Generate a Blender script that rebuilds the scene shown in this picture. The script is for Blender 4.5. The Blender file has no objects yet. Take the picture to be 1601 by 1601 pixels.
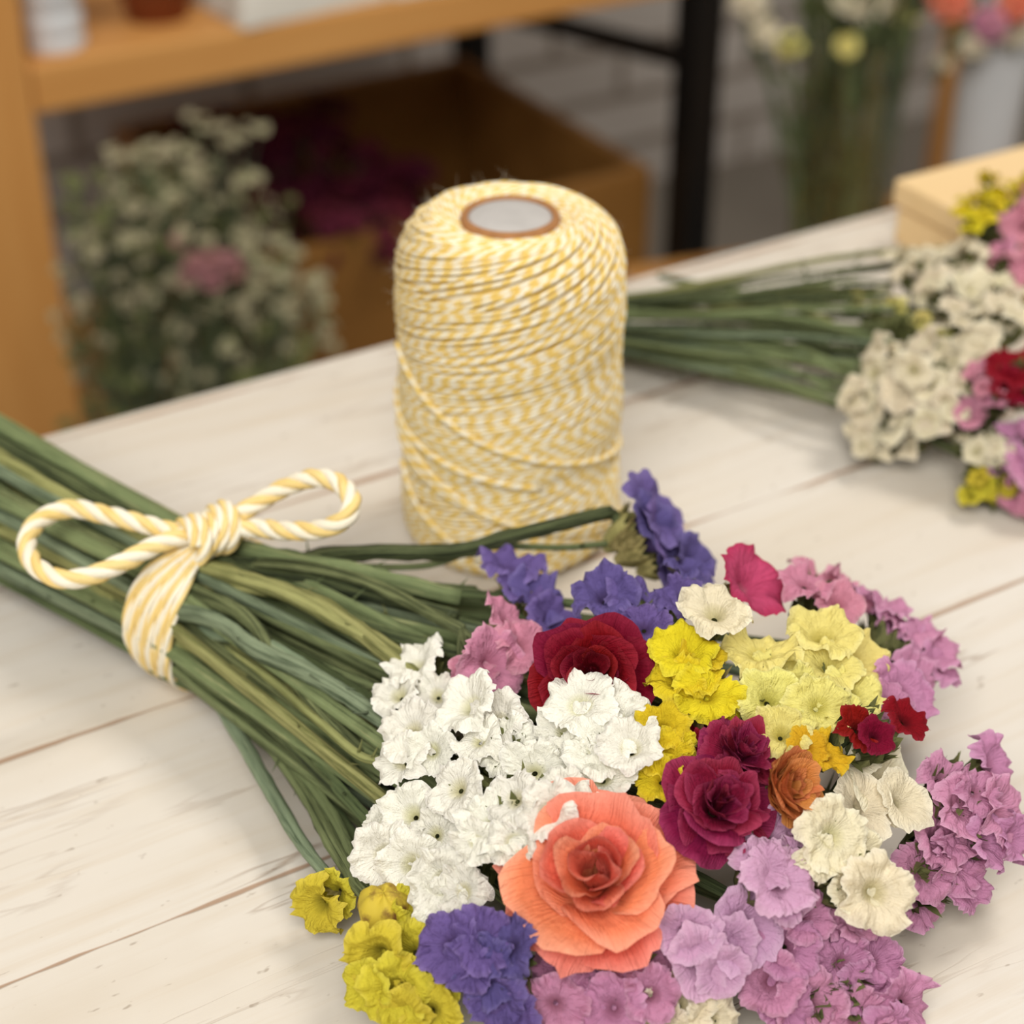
import bpy, math, random
import numpy as np
from math import sin, cos, pi, radians, sqrt, atan2, hypot, exp
from mathutils import Vector as V, Matrix, noise

rnd = random.Random(7)
scene = bpy.context.scene
COL = scene.collection

# ------------------------------------------------------------------ the view
FPX, PITCH, HC, TZ = 2800.0, radians(33.4), 0.33, 0.75      # focal length (px), camera pitch, height over table, table height
cP, sP = cos(PITCH), sin(PITCH)

def ray(u, v):
    a, b = (u - 800.5) / FPX, (v - 800.5) / FPX
    return V((a, cP - b * sP, -(sP + b * cP)))
CAM = V((0, 0, TZ + HC))
def at_h(u, v, h=0.0):            # point of the sight line at height h over the table
    d = ray(u, v); return CAM + d * ((h - HC) / d.z)
def at_y(u, v, y):                # ... at forward distance y
    d = ray(u, v); return CAM + d * (y / d.y)
def at_z(u, v, zc):               # ... at depth zc
    return CAM + ray(u, v) * zc
def depth(p):
    q = p - CAM; return q.y * cP - q.z * sP

cam = bpy.data.cameras.new('camera')
cam.sensor_width = 36.0
cam.lens = 36.0 * FPX / 1601.0
cam.clip_start = 0.02
cam.dof.use_dof = True
cam.dof.focus_distance = 0.425
cam.dof.aperture_fstop = 8.8
co = bpy.data.objects.new('camera', cam)
co.location = CAM
co.rotation_euler = (pi / 2 - PITCH, 0, 0)
COL.objects.link(co)
scene.camera = co
scene.view_settings.view_transform = 'Standard'
scene.view_settings.look = 'None'
scene.view_settings.gamma = 1
scene.view_settings.exposure = 0.0

# ------------------------------------------------------------------ colours
def lin(c):
    return tuple(((x / 255) / 12.92 if x / 255 <= 0.04045 else ((x / 255 + 0.055) / 1.055) ** 2.4) for x in c) + (1.0,)

class NT:
    def __init__(s, name):
        s.m = bpy.data.materials.new(name); s.m.use_nodes = True
        s.t = s.m.node_tree; s.t.nodes.clear()
    def n(s, kind, **kw):
        x = s.t.nodes.new(kind)
        for k, v in kw.items(): setattr(x, k, v)
        return x
    def l(s, a, b): s.t.links.new(a, b)
    def math(s, op, a, b=None, c=None, clamp=False):
        x = s.n('ShaderNodeMath', operation=op); x.use_clamp = clamp
        for i, q in enumerate((a, b, c)):
            if q is None: continue
            if isinstance(q, (int, float)): x.inputs[i].default_value = q
            else: s.l(q, x.inputs[i])
        return x.outputs[0]
    def mix(s, f, a, b, blend='MIX'):
        x = s.n('ShaderNodeMix', data_type='RGBA', blend_type=blend)
        for i, q in ((0, f), (6, a), (7, b)):
            if isinstance(q, (int, float)): x.inputs[i].default_value = q
            elif isinstance(q, tuple): x.inputs[i].default_value = q
            else: s.l(q, x.inputs[i])
        return x.outputs[2]
    def ramp(s, f, stops):
        x = s.n('ShaderNodeValToRGB'); e = x.color_ramp.elements
        e[0].position, e[0].color = stops[0]; e[1].position, e[1].color = stops[-1]
        for p, c in stops[1:-1]:
            q = e.new(p); q.color = c
        s.l(f, x.inputs[0]); return x.outputs[0]
    def scale(s, vec, sc):
        x = s.n('ShaderNodeMapping'); x.inputs['Scale'].default_value = sc; s.l(vec, x.inputs['Vector']); return x.outputs[0]
    def noise(s, vec, sc, detail=3, rough=0.55, dist=0.0):
        x = s.n('ShaderNodeTexNoise'); x.inputs['Scale'].default_value = sc; x.inputs['Detail'].default_value = detail
        x.inputs['Roughness'].default_value = rough; x.inputs['Distortion'].default_value = dist
        s.l(vec, x.inputs['Vector']); return x.outputs['Fac']
    def uv(s): return s.n('ShaderNodeTexCoord').outputs['UV']
    def obj(s): return s.n('ShaderNodeTexCoord').outputs['Object']
    def rand(s): return s.n('ShaderNodeObjectInfo').outputs['Random']
    def bump(s, h, strength, dist):
        x = s.n('ShaderNodeBump'); x.inputs['Strength'].default_value = strength; x.inputs['Distance'].default_value = dist
        s.l(h, x.inputs['Height']); return x.outputs[0]
    def out(s, col, rough=0.6, bump=None, trans=0.0, spec=0.3, metal=0.0):
        o = s.n('ShaderNodeOutputMaterial'); p = s.n('ShaderNodeBsdfPrincipled')
        if isinstance(col, tuple): p.inputs['Base Color'].default_value = col
        else: s.l(col, p.inputs['Base Color'])
        if isinstance(rough, (int, float)): p.inputs['Roughness'].default_value = rough
        else: s.l(rough, p.inputs['Roughness'])
        p.inputs['Specular IOR Level'].default_value = spec
        p.inputs['Metallic'].default_value = metal
        if bump is not None: s.l(bump, p.inputs['Normal'])
        last = p.outputs[0]
        if trans:
            tr = s.n('ShaderNodeBsdfTranslucent'); mx = s.n('ShaderNodeMixShader'); mx.inputs[0].default_value = trans
            if isinstance(col, tuple): tr.inputs[0].default_value = col
            else: s.l(col, tr.inputs[0])
            s.l(last, mx.inputs[1]); s.l(tr.outputs[0], mx.inputs[2]); last = mx.outputs[0]
        s.l(last, o.inputs[0]); return s.m

def plain(name, c, rough=0.6, spec=0.3, var=0.06, metal=0.0, nsc=40):
    t = NT(name); a = lin(c); f = t.noise(t.obj(), nsc, 3)
    d = tuple(max(0, x * (1 - var * 2)) for x in a[:3]) + (1,)
    return t.out(t.mix(f, d, a), rough, spec=spec, metal=metal)

def petal_mat(name, centre, base, edge, trans=0.32, vein=0.18, var=0.14):
    t = NT(name); sep = t.n('ShaderNodeSeparateXYZ'); t.l(t.uv(), sep.inputs[0])
    col = t.ramp(sep.outputs[0], [(0.0, lin(centre)), (0.3, lin(base)), (0.8, lin(base)), (1.0, lin(edge))])
    st = t.noise(t.scale(t.uv(), (2.5, 46, 1)), 1.0, 3)
    st = t.math('MULTIPLY_ADD', st, 2.2, -0.6, clamp=True)
    dark = tuple(x * 0.62 for x in lin(base)[:3]) + (1,)
    col = t.mix(t.math('MULTIPLY', st, vein * 2), col, dark)
    v = t.n('ShaderNodeHueSaturation'); t.l(col, v.inputs['Color'])
    t.l(t.math('MULTIPLY_ADD', t.rand(), 0.024, 0.488), v.inputs['Hue'])
    t.l(t.math('MULTIPLY_ADD', t.rand(), var, 1.0 - var * 0.6), v.inputs['Value'])
    fine = t.noise(t.obj(), 5.5, 5, 0.65)
    b = t.bump(t.math('ADD', t.math('MULTIPLY', st, 0.8), t.math('MULTIPLY', fine, 1.6)), 0.75, 0.0009)
    return t.out(v.outputs[0], 0.75, b, trans, 0.15)

PET = {
    'white':   petal_mat('white papery petal', (236, 230, 176), (251, 248, 234), (253, 250, 240), 0.14, 0.06, 0.05),
    'cream':   petal_mat('cream petal', (226, 214, 160), (243, 231, 200), (248, 240, 216), 0.18, 0.08, 0.06),
    'purple':  petal_mat('violet petal', (84, 62, 108), (110, 94, 156), (136, 120, 180), 0.18, 0.26),
    'pink':    petal_mat('orchid pink petal', (176, 108, 136), (208, 144, 180), (222, 168, 200), 0.18, 0.16, 0.12),
    'rose':    petal_mat('soft pink petal', (200, 120, 140), (222, 148, 172), (232, 172, 190), 0.18, 0.16, 0.1),
    'lilac':   petal_mat('pale lilac pink petal', (186, 136, 164), (216, 168, 202), (228, 188, 216), 0.18, 0.14, 0.1),
    'magenta': petal_mat('magenta petal', (236, 190, 196), (204, 78, 128), (186, 44, 98), 0.18, 0.3),
    'lemon':   petal_mat('pale lemon petal', (214, 200, 92), (243, 231, 138), (247, 238, 160), 0.18, 0.07, 0.06),
    'yellow':  petal_mat('bright yellow petal', (200, 168, 20), (240, 216, 44), (244, 224, 70), 0.18, 0.12, 0.1),
    'mustard': petal_mat('dull yellow petal', (150, 140, 40), (220, 204, 64), (232, 216, 84), 0.18, 0.16, 0.1),
    'burgundy': petal_mat('burgundy petal', (84, 6, 28), (146, 26, 66), (178, 66, 104), 0.22, 0.2, 0.2),  # pinkish highlights put into the edge colour
    'darkred': petal_mat('dark red petal', (84, 4, 18), (142, 12, 38), (162, 42, 64), 0.22, 0.22, 0.2),
    'coral':   petal_mat('coral petal', (222, 84, 52), (247, 134, 102), (251, 164, 140), 0.2, 0.08, 0.08),  # paler edge colour paints in the bloom's pinkish highlights
    'peach':   petal_mat('orange peach petal', (200, 120, 40), (232, 142, 76), (238, 156, 100), 0.18, 0.3, 0.08),
    'gold':    petal_mat('golden yellow petal', (190, 120, 20), (236, 190, 40), (242, 208, 60), 0.18, 0.2, 0.08),
    'oat':     petal_mat('oat cream dried petal', (150, 140, 90), (196, 188, 152), (208, 200, 168), 0.18, 0.1),
    'dusty':   petal_mat('dusty pink dried petal', (150, 90, 90), (186, 130, 130), (196, 146, 146), 0.18, 0.1),
    'plum':    petal_mat('dull plum petal', (60, 16, 28), (112, 42, 58), (124, 56, 70), 0.2, 0.2),
    'sage':    petal_mat('sage green dried leaf', (84, 90, 46), (128, 134, 84), (150, 154, 106), 0.18, 0.1),
    'wine':    petal_mat('dried wine red petal', (40, 6, 16), (84, 22, 42), (96, 32, 54), 0.2, 0.2, 0.3),
}

def stem_mat(name, dark, mid, light):
    t = NT(name); uv = t.uv()
    f = t.noise(t.scale(uv, (34, 9, 1)), 1.0, 6, 0.68, 0.4)
    r = t.rand()
    f2 = t.math('ADD', t.math('MULTIPLY_ADD', f, 2.3, -0.8), t.math('MULTIPLY_ADD', r, 0.34, -0.17))
    col = t.ramp(f2, [(0.05, lin(dark)), (0.42, lin(mid)), (0.66, lin(mid)), (0.95, lin(light))])
    h = t.n('ShaderNodeHueSaturation'); t.l(col, h.inputs['Color'])
    t.l(t.math('MULTIPLY_ADD', r, 0.03, 0.476), h.inputs['Hue']); h.inputs['Saturation'].default_value = 0.86
    fi = t.noise(t.scale(uv, (70, 34, 1)), 1.0, 5, 0.7, 0.3)
    cc = t.mix(t.math('MULTIPLY_ADD', fi, 3.4, -1.9, clamp=True), h.outputs[0], tuple(x * 0.4 for x in lin(dark)[:3]) + (1,))
    cc = t.mix(t.math('MULTIPLY_ADD', t.noise(t.scale(uv, (90, 22, 1)), 1.0, 4, 0.7), 3.0, -1.95, clamp=True), cc, lin(tuple(min(255, x + 20) for x in light)))
    b = t.bump(t.math('ADD', fi, t.noise(t.scale(uv, (60, 16, 1)), 1.0, 4)), 0.9, 0.0008)
    return t.out(cc, 0.62, b, 0.0, 0.22)
STEM = stem_mat('green stem', (58, 70, 36), (124, 138, 84), (184, 182, 120))
STEMB = stem_mat('blue green stem', (70, 88, 60), (132, 150, 114), (178, 186, 144))
STEMY = stem_mat('yellow green stem', (108, 114, 54), (162, 166, 92), (214, 204, 120))
STEMD = stem_mat('deep green stem', (42, 54, 30), (98, 114, 66), (146, 152, 96))
CALYX = stem_mat('olive calyx', (122, 116, 52), (176, 166, 88), (212, 198, 130))
CALYXG = stem_mat('green calyx', (66, 74, 34), (112, 116, 60), (152, 150, 90))

def rope_mat(name, a, b):
    t = NT(name); f = t.noise(t.scale(t.uv(), (90, 2, 1)), 1.0, 4, 0.6)
    g = t.noise(t.scale(t.uv(), (500, 14, 1)), 1.0, 3)
    col = t.mix(t.math('MULTIPLY_ADD', f, 2.0, -0.5, clamp=True), lin(a), lin(b))
    bb = t.bump(t.math('ADD', g, t.math('MULTIPLY', t.noise(t.obj(), 2200, 3), 0.6)), 0.7, 0.0004)
    return t.out(col, 0.9, bb, 0.12, 0.1)
ROPE_W = rope_mat('white cotton ply', (246, 236, 208), (252, 246, 230))
ROPE_Y = rope_mat('yellow cotton ply', (238, 204, 122), (248, 226, 164))

def yarn_mat():
    t = NT('yellow and white spun yarn'); uv = t.uv()
    sep = t.n('ShaderNodeSeparateXYZ'); t.l(uv, sep.inputs[0])
    wob = t.noise(t.scale(uv, (120, 3, 1)), 1.0, 3)
    ph = t.math('ADD', t.math('MULTIPLY_ADD', sep.outputs[0], 175.0, sep.outputs[1]), t.math('MULTIPLY', wob, 0.9))
    w = t.math('MULTIPLY_ADD', t.math('SINE', t.math('MULTIPLY', ph, 2 * pi)), 1.3, 0.5, clamp=True)
    col = t.mix(w, lin((238, 204, 112)), lin((250, 243, 222)))
    g = t.noise(t.obj(), 60, 2)
    col = t.mix(t.math('MULTIPLY_ADD', g, 1.6, -0.55, clamp=True), col, t.mix(0.5, col, lin((244, 216, 132))))
    bb = t.bump(t.math('ADD', w, t.noise(t.obj(), 2600, 2)), 0.5, 0.0003)
    return t.out(col, 0.9, bb, 0.1, 0.1)
YARN = yarn_mat()

def table_mat():
    t = NT('whitewashed planks'); o = t.obj()
    sep = t.n('ShaderNodeSeparateXYZ'); t.l(o, sep.inputs[0]); X, Y = sep.outputs[0], sep.outputs[1]
    wav = t.noise(t.scale(o, (5, 3, 1)), 1.0, 2)
    Yw = t.math('ADD', Y, t.math('MULTIPLY_ADD', wav, 0.012, -0.006))
    comb = t.n('ShaderNodeCombineXYZ'); t.l(X, comb.inputs[0]); t.l(Yw, comb.inputs[1]); cv = comb.outputs[0]
    grain = t.noise(t.scale(cv, (6, 130, 1)), 1.0, 6, 0.65)
    band = t.noise(t.scale(cv, (2.2, 20, 1)), 1.0, 3)
    blot = t.noise(t.scale(o, (9, 16, 1)), 1.0, 4, 0.6)
    col = t.mix(t.math('MULTIPLY_ADD', band, 1.9, -0.62, clamp=True), lin((214, 208, 199)), lin((203, 192, 175)))
    col = t.mix(t.math('MULTIPLY_ADD', grain, 2.0, -1.0, clamp=True), col, lin((194, 176, 150)))
    col = t.mix(t.math('MULTIPLY_ADD', blot, 2.4, -1.25, clamp=True), col, lin((196, 184, 166)))
    # worn plank seams, 79 mm apart
    fr = t.math('FRACT', t.math('MULTIPLY', t.math('ADD', Y, 0.168 + 0.79), 1 / 0.0793))
    dist = t.math('ABSOLUTE', t.math('MULTIPLY', t.math('SUBTRACT', t.math('ADD', fr, t.math('MULTIPLY_ADD', t.noise(t.scale(o, (30, 30, 1)), 1.0, 3), 0.02, -0.01)), 0.5), 1.0))
    wid = t.math('MULTIPLY_ADD', t.noise(t.scale(o, (11, 9, 1)), 1.0, 3), 0.09, -0.032)
    seam = t.math('MULTIPLY', t.math('SUBTRACT', wid, t.math('SUBTRACT', 0.5, dist)), 140.0, clamp=True)
    col = t.mix(t.math('MULTIPLY', seam, 0.75), col, lin((150, 112, 80)))
    # fine cracks along the grain
    cr = t.noise(t.scale(cv, (5, 55, 1)), 1.0, 4, 0.6, 0.3)
    cr = t.math('SUBTRACT', 1.0, t.math('MULTIPLY', t.math('ABSOLUTE', t.math('SUBTRACT', cr, 0.56)), 60.0), clamp=True)
    msk = t.math('MULTIPLY_ADD', t.noise(t.scale(o, (7, 14, 1)), 1.0, 3), 6.0, -2.85, clamp=True)
    crack = t.math('MULTIPLY', cr, msk)
    col = t.mix(t.math('MULTIPLY', crack, 0.6), col, lin((140, 114, 90)))
    sp = t.math('MULTIPLY_ADD', t.noise(t.scale(o, (170, 330, 1)), 1.0, 2), 14.0, -9.7, clamp=True)
    col = t.mix(t.math('MULTIPLY', sp, 0.5), col, lin((126, 106, 86)))
    h = t.math('SUBTRACT', t.math('MULTIPLY', grain, 0.4), t.math('ADD', seam, t.math('MULTIPLY', crack, 0.6)))
    return t.out(col, 0.6, t.bump(h, 0.35, 0.0008), 0.0, 0.25)
TABLE = table_mat()

def wood_mat(name, a, b, sc=(1.5, 18, 18), rough=0.5):
    t = NT(name); f = t.noise(t.scale(t.obj(), sc), 1.0, 5, 0.6, 0.6)
    return t.out(t.mix(t.math('MULTIPLY_ADD', f, 1.8, -0.4, clamp=True), lin(a), lin(b)), rough)
WOOD = wood_mat('honey wood', (200, 138, 72), (222, 166, 98))
WOODV = wood_mat('honey wood upright', (200, 138, 72), (222, 166, 98), (18, 18, 1.5))
CRATE = wood_mat('crate wood', (122, 82, 36), (158, 112, 56))
BOXW = wood_mat('pale birch wood', (224, 190, 136), (238, 210, 164))
BLACK = plain('black steel', (18, 17, 16), 0.5)
CARD = plain('brown cardboard', (176, 124, 78), 0.8, var=0.2, nsc=300)
GREY = plain('grey paper disc', (186, 182, 178), 0.7, var=0.12, nsc=160)
CERAM = plain('white ceramic', (224, 226, 228), 0.35, var=0.02)
TERRA = plain('terracotta', (160, 92, 56), 0.7, var=0.2)
CLOTH = plain('white linen', (222, 216, 204), 0.9, var=0.1)
TIN = plain('galvanised tin', (150, 152, 154), 0.45, metal=0.6)

# ------------------------------------------------------------------ mesh building
class MB:
    def __init__(s): s.v, s.f, s.uv, s.mi = [], [], [], []
    def face(s, idx, uvs=None, mi=0):
        s.f.append(idx); s.uv.append(uvs or [(0.5, 0.5)] * len(idx)); s.mi.append(mi)
    def grid(s, pts, nu, nv, uvf, wrap=False, mi=0):
        """pts row-major nu rows x nv columns"""
        b = len(s.v); s.v.extend(pts)
        for i in range(nu - 1):
            for j in range(nv if wrap else nv - 1):
                k = (j + 1) % nv
                s.face((b + i * nv + j, b + i * nv + k, b + (i + 1) * nv + k, b + (i + 1) * nv + j),
                       [uvf(i, j), uvf(i, j + 1), uvf(i + 1, j + 1), uvf(i + 1, j)], mi)
    def tube(s, pts, rad, n=8, prof=None, mi=0, twist=0.0, ref=None, cap=True, s0=0.0):
        m = len(pts)
        T = [(pts[min(i + 1, m - 1)] - pts[max(i - 1, 0)]).normalized() for i in range(m)]
        N = (ref or V((0.13, 0.21, 0.97))); N = (N - T[0] * N.dot(T[0])).normalized()
        L = [s0]; out = []
        for i in range(1, m): L.append(L[-1] + (pts[i] - pts[i - 1]).length)
        for i in range(m):
            N = (N - T[i] * N.dot(T[i]))
            N = N.normalized() if N.length > 1e-6 else T[i].orthogonal().normalized()
            B = T[i].cross(N)
            r = rad(i / (m - 1)) if callable(rad) else rad
            for j in range(n):
                a = 2 * pi * j / n
                q = prof(a, i / (m - 1), L[i]) if prof else 1.0
                a2 = a + twist * i / (m - 1)
                out.append(pts[i] + (N * cos(a2) + B * sin(a2)) * (r * q))
        b = len(s.v)
        s.grid(out, m, n, lambda i, j: (L[i], j / n), True, mi)
        if cap:
            for (i0, flip) in ((0, True), (m - 1, False)):
                idx = [b + i0 * n + j for j in range(n)]
                s.face(tuple(reversed(idx)) if flip else tuple(idx), [(L[i0], 0.5)] * n, mi)
    def box(s, lo, hi, mi=0, M=None):
        b = len(s.v)
        for z in (lo[2], hi[2]):
            for y in (lo[1], hi[1]):
                for x in (lo[0], hi[0]):
                    p = V((x, y, z)); s.v.append(M @ p if M else p)
        for q in ((0, 2, 3, 1), (4, 5, 7, 6), (0, 1, 5, 4), (2, 6, 7, 3), (0, 4, 6, 2), (1, 3, 7, 5)):
            s.face(tuple(b + k for k in q), None, mi)
    def lathe(s, prof, n=48, mi=0, cap=True):
        pts = [V((r * cos(2 * pi * j / n), r * sin(2 * pi * j / n), z)) for r, z in prof for j in range(n)]
        b = len(s.v)
        s.grid(pts, len(prof), n, lambda i, j: (prof[i][1], j / n), True, mi)
        if cap:
            s.face(tuple(b + j for j in reversed(range(n))), None, mi)
            s.face(tuple(b + (len(prof) - 1) * n + j for j in range(n)), None, mi)
    def mesh(s, name, mats, smooth=True):
        me = bpy.data.meshes.new(name)
        me.from_pydata([tuple(p) for p in s.v], [], s.f)
        uvl = me.uv_layers.new(name='UVMap')
        uvl.data.foreach_set('uv', [c for f in s.uv for p in f for c in p])
        for m in (mats if isinstance(mats, (list, tuple)) else [mats]): me.materials.append(m)
        me.polygons.foreach_set('material_index', s.mi)
        me.polygons.foreach_set('use_smooth', [smooth] * len(s.f))
        me.update(); return me
    def obj(s, name, mats, parent=None, smooth=True, bevel=0.0):
        o = bpy.data.objects.new(name, s.mesh(name, mats, smooth)); COL.objects.link(o)
        if parent: o.parent = parent
        if bevel:
            md = o.modifiers.new('edge', 'BEVEL'); md.width = bevel; md.segments = 2; md.limit_method = 'ANGLE'
        return o

def thing(name, label, cat, group=None, loc=(0, 0, 0), rz=0.0):
    o = bpy.data.objects.new(name, None); COL.objects.link(o); o.location = loc; o.rotation_euler.z = rz
    o.empty_display_size = 0.01
    return tag(o, label, cat, group)
def tag(o, label, cat, group=None, kind=None):
    o['label'] = label; o['category'] = cat
    if group: o['group'] = group
    if kind: o['kind'] = kind
    return o
def structure(o): o['kind'] = 'structure'; return o
def put(name, me, M, parent=None, mat=None):
    """an object of mesh data at world matrix M under a parent Empty"""
    o = bpy.data.objects.new(name, me); COL.objects.link(o)
    if parent:
        o.parent = parent; o.matrix_parent_inverse = Matrix.Identity(4)
        o.matrix_basis = world_of(parent).inverted() @ M
    else: o.matrix_basis = M
    if mat:
        o.material_slots[0].link = 'OBJECT'; o.material_slots[0].material = mat
    return o
def world_of(o):
    m = o.matrix_basis.copy()
    while o.parent: o = o.parent; m = o.matrix_basis @ m
    return m

def spline(P, per=10):
    """Catmull-Rom through the points"""
    P = [V(p) for p in P]; Q = [P[0] * 2 - P[1]] + P + [P[-1] * 2 - P[-2]]; out = []
    for i in range(1, len(Q) - 2):
        a, b, c, d = Q[i - 1:i + 3]
        for k in range(per):
            t = k / per
            out.append(((b * 2) + (c - a) * t + (a * 2 - b * 5 + c * 4 - d) * t * t + (b * 3 - a - c * 3 + d) * t ** 3) * 0.5)
    out.append(P[-1]); return out

def frame(z, spin=0.0):
    """rotation whose +Z is z"""
    z = z.normalized(); x = z.orthogonal().normalized(); y = z.cross(x)
    R = Matrix((x, y, z)).transposed().to_4x4()
    return R @ Matrix.Rotation(spin, 4, 'Z')
def MX(p, z, spin, sc): return Matrix.Translation(p) @ frame(z, spin) @ Matrix.Scale(sc, 4)

# ------------------------------------------------------------------ flowers (unit size: radius 1)
def floret_mesh(seed, name, rings=13, segs=84, deep=0.5, ruff=0.2, crump=0.16, lobes=5, jag=0.05):
    r = random.Random(seed); mb = MB(); off = V((r.uniform(0, 50), r.uniform(0, 50), r.uniform(0, 50)))
    ph = [r.uniform(0, 2 * pi) for _ in range(6)]; sx, sy = r.uniform(0.92, 1.08), r.uniform(0.82, 1.0)
    n1, n2 = r.choice((4, 5, 6)), r.choice((7, 8, 9)); n3 = r.choice((15, 17, 19)); pts = []
    for i in range(rings):
        t = i / (rings - 1)
        for j in range(segs):
            a = 2 * pi * j / segs
            R = 0.08 + 0.92 * t ** 0.9
            R *= 1 + 0.09 * t * t * (abs(cos(lobes * a / 2 + ph[0])) - 0.6) * 2
            if t > 0.85: R *= 1 + jag * (t - 0.85) / 0.15 * noise.noise(V((cos(a) * 14, sin(a) * 14, 0)) + off) * 1.8
            z = deep * (1 - (1 - t) ** 2.0) - deep * 0.35 * t ** 4
            z += t * t * (ruff * 0.8 * sin(n1 * a + ph[1]) + ruff * 0.55 * sin(n2 * a + ph[2]) + ruff * 0.7 * sin(2 * a + ph[3])) + t ** 4 * ruff * 0.42 * sin(n3 * a + ph[5] + 1.5 * sin(3 * a + ph[0]))
            p = V((R * cos(a) * sx, R * sin(a) * sy, z))
            nv = noise.noise_vector(p * 1.7 + off) * crump + noise.noise_vector(p * 4.0 + off) * crump * 0.4
            pts.append(p + V((nv.x * 0.4, nv.y * 0.4, nv.z * 1.25)) * min(1, t * 1.6))
    mb.grid(pts, rings, segs, lambda i, j: (i / (rings - 1), j / segs), True)
    return mb.mesh(name, PET['white'])
FLOR = [floret_mesh(k, 'blossom', deep=d, ruff=rf, crump=c, jag=j) for k, (d, rf, c, j) in enumerate(
    [(0.5, 0.13, 0.16, 0.06), (0.62, 0.16, 0.2, 0.05), (0.42, 0.2, 0.22, 0.06), (0.7, 0.14, 0.18, 0.05), (0.55, 0.22, 0.24, 0.06), (0.45, 0.12, 0.28, 0.05), (0.35, 0.24, 0.2, 0.05)])]
SMOOTHF = [floret_mesh(40 + k, 'blossom', deep=0.5, ruff=0.1, crump=0.2, jag=0.03, lobes=4) for k in range(2)]
SMALLF = [floret_mesh(60 + k, 'blossom', rings=5, segs=22, deep=0.55, ruff=0.24, crump=0.2, jag=0.1) for k in range(4)]

def fan_mesh(seed, name='blossom'):
    """one-sided pleated fan, radius 1, opening along +Z from the origin"""
    r = random.Random(seed); mb = MB(); off = V((r.uniform(0, 50),) * 3); rings, segs = 13, 60; pts = []
    p1, p2 = r.uniform(0, 6), r.uniform(0, 6)
    for i in range(rings):
        t = i / (rings - 1)
        for j in range(segs):
            a = 2 * pi * j / segs
            op = radians(14 + 40 * t ** 1.1)
            L = 1.35 * t * (1 + 0.05 * cos(5 * a + p1)) * (1 + (0.05 * noise.noise(V((cos(a) * 5, sin(a) * 5, 3)) + off) if t > 0.85 else 0))
            R = 0.06 + L * sin(op); z = L * cos(op)
            pl = 1 + 0.035 * t * sin(11 * a + p2) + 0.03 * t * sin(17 * a + p1)
            p = V((R * pl * cos(a), R * pl * sin(a) * 0.8, z))
            pts.append(p + noise.noise_vector(p * 1.8 + off) * 0.16 * t + noise.noise_vector(p * 4.5 + off) * 0.06 * t)
    mb.grid(pts, rings, segs, lambda i, j: (i / (rings - 1), j / segs), True)
    return mb.mesh(name, PET['white'])
FANS = [fan_mesh(80 + k) for k in range(3)]

def calyx_mesh(seed):
    """bristly cone of bracts, height 1, opening along +Z, base at the origin"""
    r = random.Random(seed); mb = MB()
    rings, segs = 6, 20; pts = []
    for i in range(rings):
        t = i / (rings - 1)
        for j in range(segs):
            a = 2 * pi * j / segs; R = (0.14 + 0.34 * t ** 0.8) * (1 + 0.16 * sin(5 * a + seed) + r.uniform(-0.1, 0.1))
            z = t * (0.9 + (0.25 * (j % 2) if i == rings - 1 else 0))
            pts.append(V((R * cos(a), R * sin(a), z)))
    mb.grid(pts, rings, segs, lambda i, j: (i / rings * 0.05, j / segs), True)
    for k in range(13):
        a = r.uniform(0, 2 * pi); t = r.uniform(0.1, 0.9); R = 0.14 + 0.34 * t
        p = V((R * cos(a) * 0.9, R * sin(a) * 0.9, t * 0.9)); d = V((cos(a) * r.uniform(0.25, 0.8), sin(a) * r.uniform(0.25, 0.8), r.uniform(0.6, 1.2))) * r.uniform(0.35, 0.6)
        w = V((-sin(a), cos(a), 0)) * 0.09
        b = len(mb.v); mb.v.extend([p - w, p + w, p + d * 0.6 + w * 0.7, p + d, p + d * 0.6 - w * 0.7])
        mb.face((b, b + 1, b + 2, b + 3, b + 4), [(0.01 * k, 0.3)] * 5)
    return mb.mesh('calyx', CALYX)
CALM = [calyx_mesh(k) for k in range(4)]

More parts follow.
